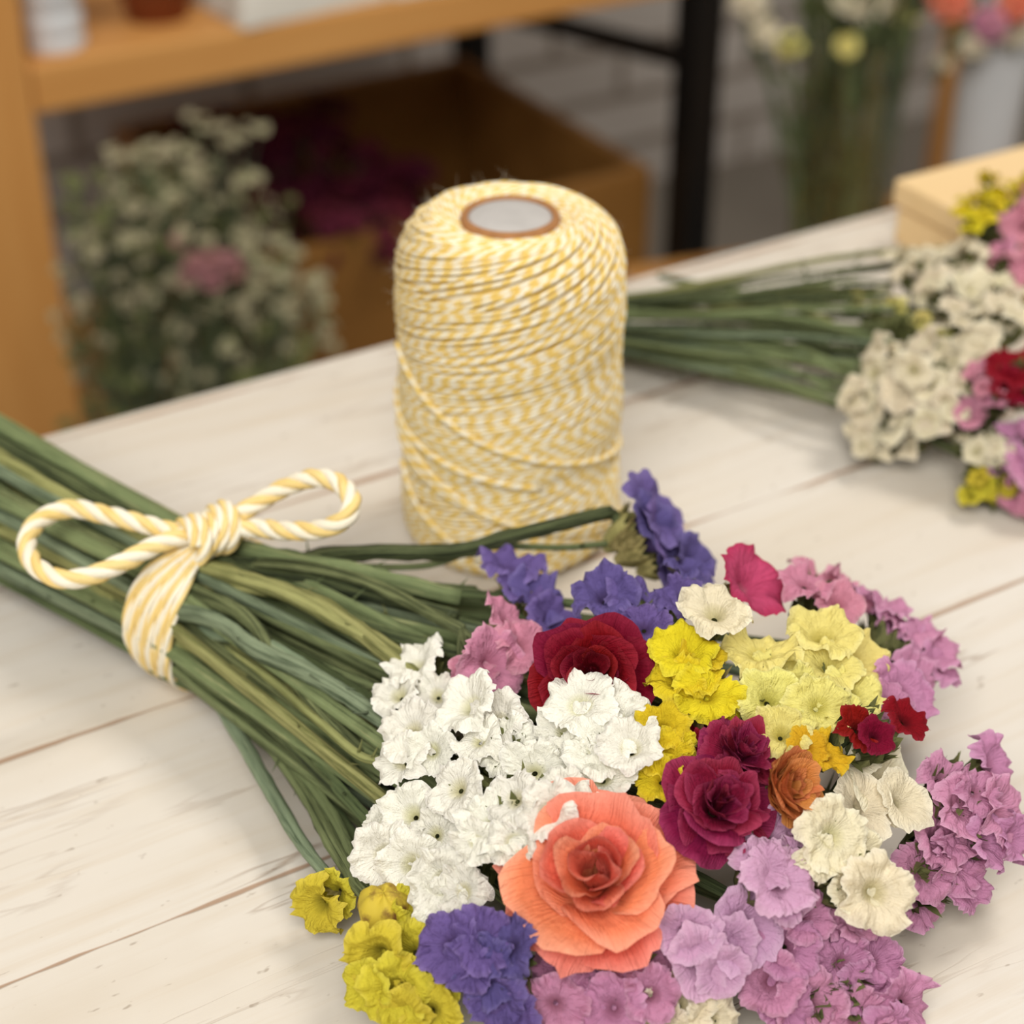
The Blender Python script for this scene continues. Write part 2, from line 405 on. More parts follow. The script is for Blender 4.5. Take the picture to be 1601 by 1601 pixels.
def petal_mesh(seed, L, a0, a1, half, curl, ruffle, cup=0.0, frill=0.06):
    """one petal; local +Z is the flower's axis, petal grows towards +X; L length; a0 -> a1 angle from the axis (degrees)"""
    r = random.Random(seed); off = V((r.uniform(0, 60), r.uniform(0, 60), r.uniform(0, 60))); mb = MB()
    nv, nu = 17, 17; pts = []
    prof = [(0.06, 0.0)]; rr, zz = 0.06, 0.0; M = 60
    for k in range(M):
        t = (k + 0.5) / M; a = radians(a0 + (a1 - a0) * t + curl * max(0, t - 0.62) ** 1.4 * 3)
        rr += L / M * sin(a); zz += L / M * cos(a); prof.append((rr, zz))
    p1, p2 = r.uniform(0, 6), r.uniform(0, 6)
    for i in range(nv):
        v = i / (nv - 1)
        for j in range(nu):
            u = j / (nu - 1) * 2 - 1
            vv = v * (1 - 0.34 * abs(u) ** 2.6 + frill * noise.noise(V((u * 5, 0, 0)) + off) * v)
            k = min(M, max(0, vv * M)); k0 = int(k); f = k - k0; k1 = min(M, k0 + 1)
            R = prof[k0][0] * (1 - f) + prof[k1][0] * f; z = prof[k0][1] * (1 - f) + prof[k1][1] * f
            wid = half * min(1, 0.45 + 1.1 * v)
            W = (R * 0.55 + L * 0.42 * sin(min(1, v * 1.15) * pi * 0.62)) * wid
            ang = u * W / max(R, 0.3 * L) * 1.0
            ang = max(-2.6, min(2.6, ang))
            Rc = R + cup * (1 - abs(u)) * v * L * 0.2
            p = V((Rc * cos(ang), Rc * sin(ang), z - 0.10 * L * u * u * v))
            wv = ruffle * v ** 2 * (sin(4.3 * u + p1) * 0.6 + sin(8.7 * u + p2) * 0.35)
            p += V((cos(ang) * 0.4, sin(ang) * 0.4, 1)) * wv * L
            p += noise.noise_vector(p * 1.6 + off) * 0.15 * v * L + noise.noise_vector(p * 4.0 + off) * 0.045 * v * L
            pts.append(p)
    mb.grid(pts, nv, nu, lambda i, j: (i / (nv - 1), j / (nu - 1)))
    return mb.mesh('petal', PET['coral'])

# ------------------------------------------------------------------ room
d1 = V((0.86207, 0.50678, 0)); d2 = V((-0.50678, 0.86207, 0)); EA = atan2(d1.y, d1.x)   # along the table edge / away from it
edgeA = at_h(95, 672); edgeA = V((edgeA.x, edgeA.y, 0))
RZ = Matrix.Rotation(EA, 4, 'Z')
def along(a, o, z=0.0): return edgeA + d1 * a + d2 * o + V((0, 0, z))

mb = MB(); mb.box((-3, -3, -0.05), (5, 4, 0))
t = NT('grey screed floor'); g = t.noise(t.obj(), 3, 5)
fl = structure(mb.obj('floor', t.out(t.mix(g, lin((120, 112, 102)), lin((150, 142, 130))), 0.7), None, False))
WALL_O = 1.52
mb = MB(); mb.box((-3.5, 0, 0), (4.5, 0.12, 2.7))
t = NT('white painted brick'); bk = t.n('ShaderNodeTexBrick'); bk.inputs['Scale'].default_value = 1.0
bk.inputs['Brick Width'].default_value = 0.23; bk.inputs['Row Height'].default_value = 0.075; bk.inputs['Mortar Size'].default_value = 0.008
bk.inputs['Color1'].default_value = lin((206, 198, 190)); bk.inputs['Color2'].default_value = lin((190, 182, 174)); bk.inputs['Mortar'].default_value = lin((150, 138, 126))
sx = t.n('ShaderNodeSeparateXYZ'); t.l(t.obj(), sx.inputs[0]); cx = t.n('ShaderNodeCombineXYZ'); t.l(sx.outputs[0], cx.inputs[0]); t.l(sx.outputs[2], cx.inputs[1])
t.l(cx.outputs[0], bk.inputs['Vector'])
w = structure(mb.obj('wall_back', t.out(bk.outputs[0], 0.8, t.bump(t.math('SUBTRACT', 1.0, bk.outputs[1]), 0.4, 0.004)), None, False))
w.location = along(0, WALL_O); w.rotation_euler.z = EA

# ------------------------------------------------------------------ table
tab = thing('work_table', 'long whitewashed plank work table under the bouquets and twine spool', 'table', None, along(0, 0, 0), EA)
mb = MB(); mb.box((-0.75, -0.86, TZ - 0.032), (1.25, 0, TZ)); mb.obj('tabletop', TABLE, tab, False, 0.002)
for x in (-0.68, 1.18):
    for y in (-0.79, -0.07):
        mb = MB(); mb.box((x - 0.035, y - 0.035, 0), (x + 0.035, y + 0.035, TZ - 0.032)); mb.obj('leg', TABLE, tab, False, 0.003)
mb = MB()
for y in (-0.81, -0.07): mb.box((-0.645, y, TZ - 0.12), (1.145, y + 0.022, TZ - 0.032))
mb.obj('apron', TABLE, tab, False)

# ------------------------------------------------------------------ spool of yarn
SP = at_h(798, 820); SP = V((SP.x, SP.y, TZ))
spool = thing('twine_spool', 'tall spool of yellow and white flecked yarn standing on the table', 'spool', None, SP)
def sp_prof(q):
    """q 0..1 along the winding: radius, height"""
    Rm, zt = 0.0344, 0.1105; segs = [(0.008, 'b'), (0.09, 's'), (0.0195, 'c'), (0.0085, 't')]
    l = q * sum(x for x, _ in segs)
    if l < 0.008: f = l / 0.008; return Rm - 0.003 * (1 - sin(f * pi / 2)), 0.0012 + 0.006 * f
    l -= 0.008
    if l < 0.09: return Rm + 0.0004 * sin(l * 180), 0.0072 + l * 0.958
    l -= 0.09; z0 = 0.0072 + 0.09 * 0.958
    if l < 0.0195:
        a = l / 0.0195 * pi / 2; return Rm - 0.0125 * (1 - cos(a)), z0 + (zt - z0) * sin(a)
    l -= 0.0195; f = l / 0.0085; return Rm - 0.0125 - 0.0068 * f, zt - 0.0022 * f * f
LTOT = 0.126
mb = MB(); mb.lathe([(0.0001, 0.0012)] + [(sp_prof(k / 60)[0] - 0.0009, sp_prof(k / 60)[1] - (0.0009 if k > 45 else 0)) for k in range(61)], 72, cap=False)
core_body = mb
NST, th0 = 34, 0.0
ang = [0.0]; NQ = 400
for k in range(NQ):
    q = (k + 0.5) / NQ; r, z = sp_prof(q)
    al = 11 + 4.5 * sin(z * 95 + 0.6) + 3.0 * sin(z * 210 + 2) + (9 if z > 0.096 else 0)
    al = max(6.0, al); ang.append(ang[-1] + LTOT / NQ / (r * math.tan(radians(al))))
def strand(t0, q0, q1, sgn, tilt=None, lift=0.0, r=0.00074):
    pts, n = [], 0
    q = q0; a = 0.0; jit = rnd.uniform(0, 100)
    if tilt is None:
        k = 0; A = t0
        steps = int((ang[-1]) / 0.05)
        ks = np.interp(np.linspace(0, ang[-1], steps), ang, np.linspace(0, 1, NQ + 1))
        for i, qq in enumerate(ks):
            rr, z = sp_prof(qq); th = t0 + np.interp(qq, np.linspace(0, 1, NQ + 1), ang)
            w = noise.noise(V((th * 1.5, jit, 0))) * 0.0009
            rr += 0.0004 * noise.noise(V((th * 0.9, jit, 5)))
            pts.append(V((rr * cos(th), rr * sin(th), z + w)))
    else:
        l = (q1 - q0) * LTOT; m = 90
        for i in range(m):
            f = i / (m - 1); rr, z = sp_prof(q0 + (q1 - q0) * f); th = t0 + sgn * abs(l) * f / (rr * math.tan(radians(tilt * (0.8 + 0.5 * (1 - f)))))
            pts.append(V(((rr + lift) * cos(th), (rr + lift) * sin(th), z)))
    mb.tube(pts, r, 6, cap=True)
for k in range(NST): strand(2 * pi * k / NST + rnd.uniform(-0.05, 0.05), 0, 1, 1)
# a few strands crossing the other way on top of the winding (front face is at angle -90 degrees)
for (deg, q0, q1, tl) in ((192, 0.60, 0.24, 26), (195, 0.385, 0.06, 27), (192, 0.25, 0.03, 30), (30, 0.72, 0.3, 24), (100, 0.55, 0.12, 26)):
    strand(radians(deg), q0, q1, 1, tl, 0.0011, 0.0009)
core_body.obj('yarn_winding', YARN, spool)
mb = MB()
for k in range(190):
    q = rnd.choice((rnd.uniform(0.03, 1), rnd.uniform(0.78, 1.0))); th = rnd.uniform(0, 2 * pi); r, z = sp_prof(q)
    n = V((cos(th), sin(th), 0.0 if q < 0.78 else (q - 0.78) * 5)).normalized(); p = V((r * cos(th), r * sin(th), z))
    d = (n + V((rnd.uniform(-0.8, 0.8), rnd.uniform(-0.8, 0.8), rnd.uniform(-0.5, 0.8)))).normalized(); c = V((rnd.uniform(-1, 1), rnd.uniform(-1, 1), rnd.uniform(-1, 1)))
    L = rnd.uniform(0.002, 0.0065)
    mb.tube([p + d * L * f + c * L * 0.5 * f * f for f in (0, 0.25, 0.5, 0.75, 1)], lambda t: 0.00007 * (1.1 - t), 3, cap=False)
fz = mb.obj('yarn_fuzz', ROPE_W, spool); fz['kind'] = 'stuff'
mb = MB(); mb.lathe([(0.0128, 0.0), (0.0148, 0.0), (0.0150, 0.109), (0.0146, 0.1108), (0.0132, 0.1112), (0.0126, 0.1102)], 64, cap=False); mb.obj('cardboard_core', CARD, spool)
mb = MB(); mb.lathe([(0.0001, 0.1107), (0.006, 0.1108), (0.0115, 0.1106), (0.0127, 0.1100), (0.0127, 0.1080)], 64, cap=False); mb.obj('paper_disc', GREY, spool)

# ------------------------------------------------------------------ bouquet frames
C0 = at_h(278, 928, 0.0215)                      # centre of the tied bundle
Bk = at_h(-130, 716, 0.026)
AX = (C0 - Bk).normalized(); SD = AX.cross(V((0, 0, 1))).normalized()
if SD.y > 0: SD = -SD                            # towards the camera
UP = SD.cross(AX).normalized(); UP = UP if UP.z > 0 else -UP
def bundle(a, b, s): return C0 + SD * a + UP * b + AX * s

MC, MA = V((0.040, 0.357, TZ)), (0.086, 0.098, 0.060)     # mound of flower heads
def on_mound(u, v, lift=0.0):
    d = ray(u, v); q = CAM - MC
    D = V((d.x / MA[0], d.y / MA[1], d.z / MA[2])); O = V((q.x / MA[0], q.y / MA[1], q.z / MA[2]))
    a, b, c = D.dot(D), 2 * O.dot(D), O.dot(O) - (1 + lift) ** 2
    disc = b * b - 4 * a * c
    t = (-b - sqrt(disc)) / (2 * a) if disc > 0 else -b / (2 * a)
    p = CAM + d * t
    n = V(((p.x - MC.x) / MA[0] ** 2, (p.y - MC.y) / MA[1] ** 2, max(0.0, p.z - MC.z) / MA[2] ** 2)).normalized()
    return p, n

def winged(seed, amp=0.6):
    r = random.Random(seed); off = V((r.uniform(0, 90), r.uniform(0, 90), 0)); k = r.choice((2, 3))
    def f(a, t, s):
        w = abs(cos(a * k / 2 + seed)) ** 5
        rag = 0.65 + 0.5 * noise.noise(V((s * 160, a, 0)) + off) + 0.25 * noise.noise(V((s * 600, a * 2, 0)) + off)
        return 0.82 + amp * w * rag + 0.08 * noise.noise(V((s * 60, a * 3, 9)) + off)
    return f

def stem_tube(mb, pts, r0, r1, seed, n=14, amp=0.6, twist=None):
    rr = random.Random(seed)
    mb.tube(pts, lambda t: r0 + (r1 - r0) * t, n, winged(seed, amp), twist=rr.uniform(-2.2, 2.2) if twist is None else twist)

def spur(mb, p, d, L, w=0.0006):
    mb.tube([p, p + d * L * 0.5, p + d * L], lambda t: w * (1.05 - t), 5)

def clampz(p, h=0.003):
    return V((p.x, p.y, max(p.z, TZ + h)))

def build_sprig(root, key, florets, base, path, stem_mat_, r0=0.0021, seed=1, calyx=None, style='flor', cal_scale=1.0, bracts=True):
    """florets: list of (pos, dir, radius). path: stem points up to base."""
    rr = random.Random(seed); mb = MB()
    stem_tube(mb, path, r0, r0 * 0.72, seed)
    for (p, n, R) in florets:
        foot = clampz(p - n * R * 0.75)
        mid = (base * 0.55 + foot * 0.45) - n * 0.002
        mb.tube(spline([base, clampz(mid), foot], 5), lambda t: r0 * (0.5 - 0.2 * t), 6, cap=False)
    for k in range(4):
        q = path[rr.randrange(len(path) // 3, len(path) - 2)]
        d = (path[-1] - path[-3]).normalized() * 0.8 + V((rr.uniform(-1, 1), rr.uniform(-1, 1), rr.uniform(-0.2, 1)))
        spur(mb, q, d.normalized(), rr.uniform(0.004, 0.009))
    o0 = V(root.location); mb.v = [p - o0 for p in mb.v]
    mb.obj('stem', stem_mat_, root)
    pool = {'flor': FLOR, 'smooth': SMOOTHF, 'fan': FANS, 'small': SMALLF}[style]
    if len(florets) > 2 and bracts and style != 'fan':
        for k in range(len(florets)):
            g = (florets[k][0] + florets[(k + 1) % len(florets)][0]) * 0.5; dd = g - base
            if dd.length > 0.004: put('bract', CALM[k % 4], MX(base + dd * 0.22, dd, rr.uniform(0, 6), min(0.013, dd.length * 0.72)), root, calyx or CALYXG)
    for i, (p, n, R) in enumerate(florets):
        me = pool[rr.randrange(len(pool))]
        q = p - n * R * (0.9 if style == 'fan' else 0.45)
        bl = put('blossom', me, MX(q, n, rr.uniform(0, 6.28), R), root, PET[key])
        put('calyx', CALM[rr.randrange(4)], MX(q - n * R * 0.62 * cal_scale, n, rr.uniform(0, 6.28), R * (0.66 if style != 'fan' else 0.8) * cal_scale), bl, calyx or CALYXG)

BQ = 'flowers in the bouquet tied with yellow and white twine'
STEMS = [STEM, STEMB, STEMY, STEMD, STEM]
def auto_path(base, seed, back=0.19, mid=None, r_t=None):
    rr = random.Random(seed * 13 + 5)
    rel = base - C0
    a, b = rel.dot(SD), rel.dot(UP)
    th = atan2(b - 0.002, a) + rr.uniform(-0.5, 0.5); rad = (0.016 * sqrt(rr.uniform(0.15, 1.0))) if r_t is None else r_t
    ta, tb = cos(th) * rad * 1.08, sin(th) * rad
    ph = th + rr.uniform(0.7, 1.5); rb = 0.026 * sqrt(rr.uniform(0.2, 1.0))
    s = -back - rr.uniform(0, 0.02)
    pts = [bundle(cos(ph) * rb, sin(ph) * rb * 0.85 + 0.004, s), bundle((cos(ph) * rb + ta) * 0.55, (sin(ph) * rb + tb) * 0.55 + 0.001, s * 0.45),
           bundle(ta, tb, 0.0), bundle(ta * 1.12, tb * 1.05, 0.012)]
    end = mid or []
    tail = pts[-1].lerp(base, 0.5) + V((rr.uniform(-0.003, 0.003), rr.uniform(-0.003, 0.003), -0.002 + rr.uniform(-0.003, 0.003)))
    out = spline([clampz(p, 0.0028) for p in pts + ([tail] if not end else end) + [base]], 9)
    return [clampz(p, 0.0028) for p in out]

def sprig(label, key, spots, dirn=None, mixd=0.5, stem=None, mid=None, calyx=None, style='flor', base=None, r0=0.0021, lift=0.0, name='flower_sprig', cat='flower', h=None, seed=[100], cs=1.0, spread=0.3, r_t=None, camw=0.3):
    own_base = base is None
    seed[0] += 1; sd = seed[0]; rr = random.Random(sd)
    fl = []; P0 = []; N0 = []
    for sp in spots:
        u, v, rp = sp[:3]; hh = sp[3] if len(sp) > 3 else h
        if hh is not None:
            p = at_h(u, v, hh); _, n = on_mound(u, v)
        else: p, n = on_mound(u, v, lift + rr.uniform(-0.04, 0.06))
        P0.append(p); N0.append(n)
    cen = sum(P0, V()) / len(P0); nm = sum(N0, V()).normalized()
    if dirn: nm = (nm * (1 - mixd) + V(dirn).normalized() * mixd).normalized()
    if base is None: base = clampz(cen - nm * 0.021, 0.004)
    for (sp, p, n) in zip(spots, P0, N0):
        R = sp[2] * depth(p) / FPX * 1.2
        n2 = (n * 0.35 + nm * 0.6 + (p - base).normalized() * 0.45 + (CAM - p).normalized() * camw + V((rr.uniform(-1, 1), rr.uniform(-1, 1), rr.uniform(-0.6, 1))) * spread).normalized()
        fl.append((clampz(p, 0.35 * R), n2, R))
    root = thing(name, label, cat, BQ, base)
    path = auto_path(base, sd, mid=mid, r_t=r_t)
    build_sprig(root, key, fl, base, path, stem or STEMS[sd % 5], r0, sd, calyx, style, cs, own_base)
    return root

# ------------------------------------------------------------------ bouquet: statice sprigs, read off at their places on the mound
RIGHT, AWAY, UPW = V((1, 0, 0)), V((0, 1, 0)), V((0, 0, 1))
sprig('violet sprig standing highest, behind the bouquet and in front of the twine spool', 'purple',
      [(1035, 790, 62, 0.052), (1050, 838, 52, 0.046), (1035, 815, 50, 0.05), (1095, 872, 40, 0.041), (1060, 880, 40, 0.041)], (0.85, -0.02, 0.5), 0.95, STEMD, camw=0.05,
      mid=[at_h(500, 868, 0.041), at_h(700, 862, 0.044), at_h(800, 838, 0.048)], calyx=CALYX, base=at_h(958, 800, 0.049), style='fan', r0=0.0027, spread=0.2, cs=1.15, r_t=0.012)
sprig('violet sprig beside the soft pink one, nearest to the base of the twine spool', 'purple',
      [(800, 880, 46, 0.047), (848, 925, 44, 0.046), (866, 968, 40, 0.043), (820, 915, 34, 0.046)], (0.6, 0.05, 0.8), 0.7, STEM, camw=0.1, calyx=CALYX,
      mid=[at_h(520, 900, 0.034), at_h(650, 915, 0.036)], base=at_h(745, 925, 0.037))
sprig('violet sprig between the dark red bloom and the papery white flower', 'purple',
      [(945, 925, 48), (1000, 935, 50), (1005, 975, 38), (1062, 930, 38), (965, 965, 36), (1075, 885, 34)], (0.2, 0.2, 0.9), 0.4, STEMB)
sprig('soft pink sprig in the bouquet, beside the dark red bloom and above the white cluster', 'rose',
      [(800, 962, 40, 0.05), (818, 1005, 42, 0.05), (772, 1035, 50, 0.049), (738, 1055, 34, 0.046)], (0.8, -0.05, 0.6), 0.9, STEM, camw=0.05, calyx=CALYX,
      mid=[at_h(420, 880, 0.041), at_h(560, 905, 0.04)], base=at_h(722, 985, 0.042), cs=1.3)
sprig('papery cream-white single flower between the violet sprig and the magenta bloom', 'cream', [(1118, 948, 54)], (0.0, -0.2, 1), 0.4, STEM, style='smooth', lift=0.12)
sprig('magenta fan-shaped bloom with pale streaks at the back of the bouquet', 'magenta', [(1186, 904, 56)], (0.8, -0.05, 0.55), 0.95, STEMD, calyx=CALYX, style='fan', cs=0.8, camw=0.05)
sprig('orchid pink sprig arching along the far edge of the bouquet beside the pale lemon cluster', 'rose',
      [(1285, 902, 48), (1335, 918, 46), (1262, 905, 36), (1312, 940, 36)], (0.2, -0.1, 0.9), 0.6, STEM, calyx=CALYXG)
sprig('orchid pink sprig curving round the outer side of the pale lemon cluster', 'pink',
      [(1385, 935, 44), (1425, 970, 46), (1458, 1005, 46), (1470, 1040, 36), (1415, 1080, 50), (1440, 1055, 40), (1395, 1095, 36), (1400, 975, 38)], (0.45, -0.2, 0.8), 0.6, STEMB, calyx=CALYXG)
# white clusters
sprig('white sprig of the big white cluster, nearest the soft pink sprig and the stems', 'white',
      [(645, 1035, 42, 0.043), (618, 1080, 40, 0.041), (682, 1080, 36, 0.044), (640, 1140, 46, 0.043), (625, 1185, 40, 0.04), (672, 1172, 36, 0.043), (655, 1010, 28, 0.042)],
      None, 0.5, STEMB, mid=[at_h(400, 1003, 0.034), at_h(510, 1068, 0.035)], base=at_h(612, 1130, 0.03), r0=0.0025)
sprig('white sprig in the big cluster, between the soft pink sprig and dark red bloom', 'white',
      [(730, 1098, 48), (775, 1125, 44), (745, 1150, 38), (790, 1165, 46), (832, 1200, 46)], None, 0.5, STEMY, mid=[at_h(430, 922, 0.041), at_h(560, 985, 0.042)], r0=0.0027)
sprig('white sprig in front of the dark red bloom, highest of the big white cluster', 'white',
      [(905, 1095, 50), (958, 1122, 52), (985, 1165, 44), (935, 1168, 50), (882, 1140, 44), (940, 1210, 44), (890, 1190, 44), (985, 1120, 36)], None, 0.5, STEM)
sprig('white sprig in the big white cluster, touching the coral carnation from behind', 'white',
      [(708, 1228, 44), (770, 1285, 50), (800, 1315, 38), (742, 1315, 34), (855, 1265, 44), (800, 1245, 40), (880, 1235, 40)], None, 0.5, STEM, lift=0.11)
sprig('white sprig lowest of the big white cluster, beside the yellow heads', 'white',
      [(640, 1270, 46, 0.036), (675, 1305, 38, 0.038), (600, 1335, 46, 0.03), (640, 1352, 46, 0.033), (692, 1378, 54, 0.035), (690, 1415, 42, 0.031), (722, 1390, 38, 0.036), (600, 1290, 32, 0.03)],
      (-0.2, -0.5, 0.8), 0.4, STEMD, mid=[at_h(430, 1110, 0.02), at_h(520, 1220, 0.018)], base=at_h(590, 1300, 0.018))
# yellow heads
sprig('small dull yellow flower on its own stem, hanging apart from the bouquet over the table', 'mustard',
      [(495, 1418, 44, 0.012), (520, 1400, 34, 0.013)], (-0.55, -0.65, 0.3), 0.8, STEMB, mid=[at_h(330, 1075, 0.012), at_h(405, 1205, 0.011), at_h(470, 1315, 0.011)], base=at_h(510, 1368, 0.0125), calyx=CALYX, cs=1.2, r0=0.0025)
sprig('dull yellow ruffled flower head below the closed bud, at the near edge of the bouquet', 'mustard',
      [(590, 1500, 52, 0.025), (638, 1492, 44, 0.024), (618, 1550, 52, 0.021), (668, 1545, 42, 0.02), (575, 1545, 40, 0.019), (670, 1585, 42, 0.019), (600, 1440, 36, 0.026), (630, 1590, 40, 0.017), (620, 1420, 30, 0.026)],
      (-0.2, -0.5, 0.8), 0.4, STEM, mid=[at_h(440, 1180, 0.012), at_h(520, 1280, 0.013)], base=at_h(575, 1395, 0.018), calyx=CALYX)
sprig('bright yellow sprig beside the dark red bloom, above the burgundy carnation', 'yellow',
      [(1068, 1018, 46), (1058, 1058, 42), (1108, 1080, 46), (1132, 1110, 32), (1090, 1050, 34), (1100, 1020, 32)], None, 0.5, STEMY, calyx=CALYX)
sprig('bright yellow sprig squeezed between the white cluster and the burgundy carnation', 'yellow',
      [(1035, 1135, 38), (1038, 1180, 40), (1030, 1215, 34), (1055, 1160, 28)], None, 0.5, STEM)
sprig('pale lemon sprig of broad ruffled flowers, between bright yellow and orchid pink sprigs', 'lemon',
      [(1190, 1008, 54), (1245, 1038, 48), (1210, 1050, 44), (1205, 1092, 46), (1222, 1142, 42)], None, 0.5, STEM)
sprig('pale lemon sprig on the outer side of its cluster, touching the orchid pink arc', 'lemon',
      [(1288, 988, 52), (1340, 1025, 50), (1300, 1035, 44), (1335, 1080, 46), (1285, 1100, 46), (1318, 1115, 40), (1255, 1075, 36)], None, 0.5, STEMY)
# dark reds
sprig('small dark red sprig under the pale lemon cluster, at the outer edge', 'darkred', [(1345, 1135, 34), (1420, 1120, 34), (1370, 1150, 28)], (0.6, -0.2, 0.6), 0.5, STEMD, lift=0.08)
sprig('deep red sprig sunk between the bright yellow sprigs and burgundy carnation', 'darkred', [(1085, 1145, 36, 0.05), (1100, 1175, 32, 0.05)], None, 0.5, STEMD)
sprig('golden yellow sprig between the pale lemon cluster and the orange flower', 'gold', [(1292, 1172, 36), (1265, 1165, 30)], (0.5, -0.3, 0.8), 0.5, STEMD, lift=0.05)
# whites and creams on the outer side
sprig('spiky white flower between the orange flower and the outermost pink sprig', 'cream',
      [(1385, 1215, 60), (1355, 1255, 44), (1420, 1250, 40), (1340, 1180, 34)], (0.6, -0.3, 0.7), 0.6, STEM, style='fan')
sprig('cream sprig flushed with peach, under the spiky white flower', 'cream',
      [(1308, 1305, 52), (1285, 1340, 36), (1340, 1340, 44), (1372, 1395, 56), (1340, 1390, 40)], (0.4, -0.5, 0.7), 0.5, STEMY)
# pinks on the near and outer side
sprig('orchid pink sprig farthest out from the tie, resting on the table', 'pink',
      [(1556, 1190, 46, 0.03), (1482, 1218, 42, 0.034), (1510, 1260, 46, 0.033), (1572, 1265, 50, 0.027), (1545, 1315, 42, 0.024), (1590, 1310, 38, 0.022), (1535, 1235, 38, 0.034)], (0.5, -0.35, 0.7), 0.5, STEM)
sprig('orchid pink sprig under the outermost one, its lower flowers touching the table', 'pink',
      [(1470, 1310, 46, 0.026), (1505, 1350, 46, 0.021), (1520, 1385, 36, 0.015), (1450, 1360, 44, 0.022), (1448, 1405, 42, 0.014), (1500, 1310, 36, 0.026)], (0.5, -0.5, 0.6), 0.5, STEMB)
sprig('pale lilac-pink sprig beside the coral carnation, under the burgundy one', 'lilac',
      [(1212, 1310, 44), (1222, 1370, 54), (1195, 1350, 40), (1250, 1345, 36), (1230, 1400, 40)], (0.5, -0.2, 0.8), 0.5, STEMD)
sprig('pale lilac-pink sprig opening downward below the coral carnation', 'lilac',
      [(1172, 1448, 56, 0.033), (1140, 1480, 40, 0.03), (1078, 1460, 42, 0.034), (1095, 1505, 44, 0.029), (1130, 1520, 34, 0.027)], (0.3, -0.7, 0.5), 0.6, STEMD, style='fan')
sprig('dusky pink sprig between pale lilac and cream sprigs near the table', 'pink',
      [(1290, 1412, 46, 0.03), (1335, 1432, 40, 0.025), (1260, 1430, 40, 0.031)], (0.4, -0.5, 0.7), 0.5, STEM)
sprig('orchid pink sprig with dark green bracts spreading over the table at the near corner', 'pink',
      [(1232, 1480, 46, 0.026), (1300, 1475, 52, 0.023), (1370, 1510, 48, 0.017), (1350, 1545, 40, 0.015), (1205, 1535, 46, 0.021), (1320, 1505, 40, 0.021)], (0.3, -0.6, 0.7), 0.5, STEMB)
sprig('orchid pink sprig at the near edge of the bouquet, lowest over the table', 'pink',
      [(1270, 1575, 50, 0.016), (1345, 1595, 42, 0.012), (1425, 1575, 48, 0.012), (1230, 1570, 40, 0.017), (1390, 1610, 40, 0.01)], (0.3, -0.7, 0.6), 0.5, STEM)
sprig('mauve pink sprig directly beneath the coral carnation', 'pink',
      [(880, 1520, 50, 0.024), (950, 1532, 50, 0.024), (1012, 1520, 46, 0.024), (868, 1572, 44, 0.023), (955, 1580, 48, 0.022), (1020, 1555, 40, 0.024), (910, 1555, 40, 0.021), (985, 1500, 40, 0.024)], (0.0, -0.7, 0.6), 0.5, STEMD)
sprig('cream-white sprig between two pink sprigs at the near edge', 'cream',
      [(1062, 1575, 50, 0.019), (1112, 1598, 44, 0.016), (1030, 1605, 42, 0.016)], (0.1, -0.6, 0.6), 0.5, STEM)
sprig('deep violet sprig under the coral carnation, next to the dull yellow head', 'purple',
      [(700, 1478, 48, 0.033), (752, 1468, 46, 0.036), (792, 1480, 42, 0.036), (760, 1522, 46, 0.03), (775, 1562, 46, 0.025), (800, 1590, 40, 0.022), (730, 1510, 38, 0.031)], (-0.1, -0.6, 0.7), 0.5, STEMD)

# ------------------------------------------------------------------ carnations
def carnation(label, key, u, v, size_px, dirn, layers, seed, spin=0.0, lift=0.0, h=None, stem=STEM, mid=None, squash=1.0, name='carnation', cat='flower', group=BQ, back=0.6):
    p, n = on_mound(u, v, lift)
    if h is not None: p = at_h(u, v, h)
    R = size_px * depth(p) / FPX
    z = V(dirn).normalized()
    p0 = p - z * R * back
    base = clampz(p0 - z * R * 0.35, 0.006)
    root = thing(name, label, cat, group, base)
    mb = MB(); path = auto_path(base, seed, mid=mid)
    stem_tube(mb, path, 0.0024, 0.0019, seed); mb.v = [q - base for q in mb.v]
    mb.obj('stem', stem, root)
    put('calyx', CALM[seed % 4], MX(p0 - z * R * 0.36, z, 0.3, R * 0.55), root, CALYXG)
    rr = random.Random(seed); k = 0
    for (cnt, L, a0, a1, half, curl, ruf, cup, frl, h0) in layers:
        ph = rr.uniform(0, 6.28)
        for i in range(cnt):
            me = petal_mesh(seed * 100 + k, L * rr.uniform(0.9, 1.08), a0 + rr.uniform(-7, 7), a1 + rr.uniform(-9, 9), half * rr.uniform(0.88, 1.12), curl * rr.uniform(0.7, 1.3), ruf, cup, frl)
            M = Matrix.Translation(p0 + z * h0 * R) @ frame(z, spin + ph + 2 * pi * i / cnt + rr.uniform(-0.18, 0.18)) @ Matrix.Diagonal((R, R * squash, R, 1))
            put('petal', me, M, root, PET[key]); k += 1
    return root
ROSE = [(7, 1.05, 42, 88, 0.95, 0.25, 0.09, 0.0, 0.1, 0.0), (5, 1.0, 22, 62, 1.0, 0.5, 0.12, 0.2, 0.09, 0.06), (5, 0.92, 4, 34, 1.05, 0.3, 0.11, 0.3, 0.08, 0.1), (3, 0.98, 10, 6, 1.0, -0.9, 0.08, 0.5, 0.06, 0.12), (3, 0.74, -10, 2, 0.9, 0.3, 0.08, 0.0, 0.06, 0.12)]
FRILL = [(8, 1.1, 45, 95, 1.1, 0.3, 0.14, 0.0, 0.1, 0.0), (8, 0.98, 25, 64, 1.1, 0.6, 0.16, 0.2, 0.1, 0.06), (7, 0.9, 8, 34, 1.1, 0.7, 0.16, 0.2, 0.1, 0.1), (5, 0.82, -6, 14, 1.1, 0.5, 0.14, 0.1, 0.08, 0.12)]
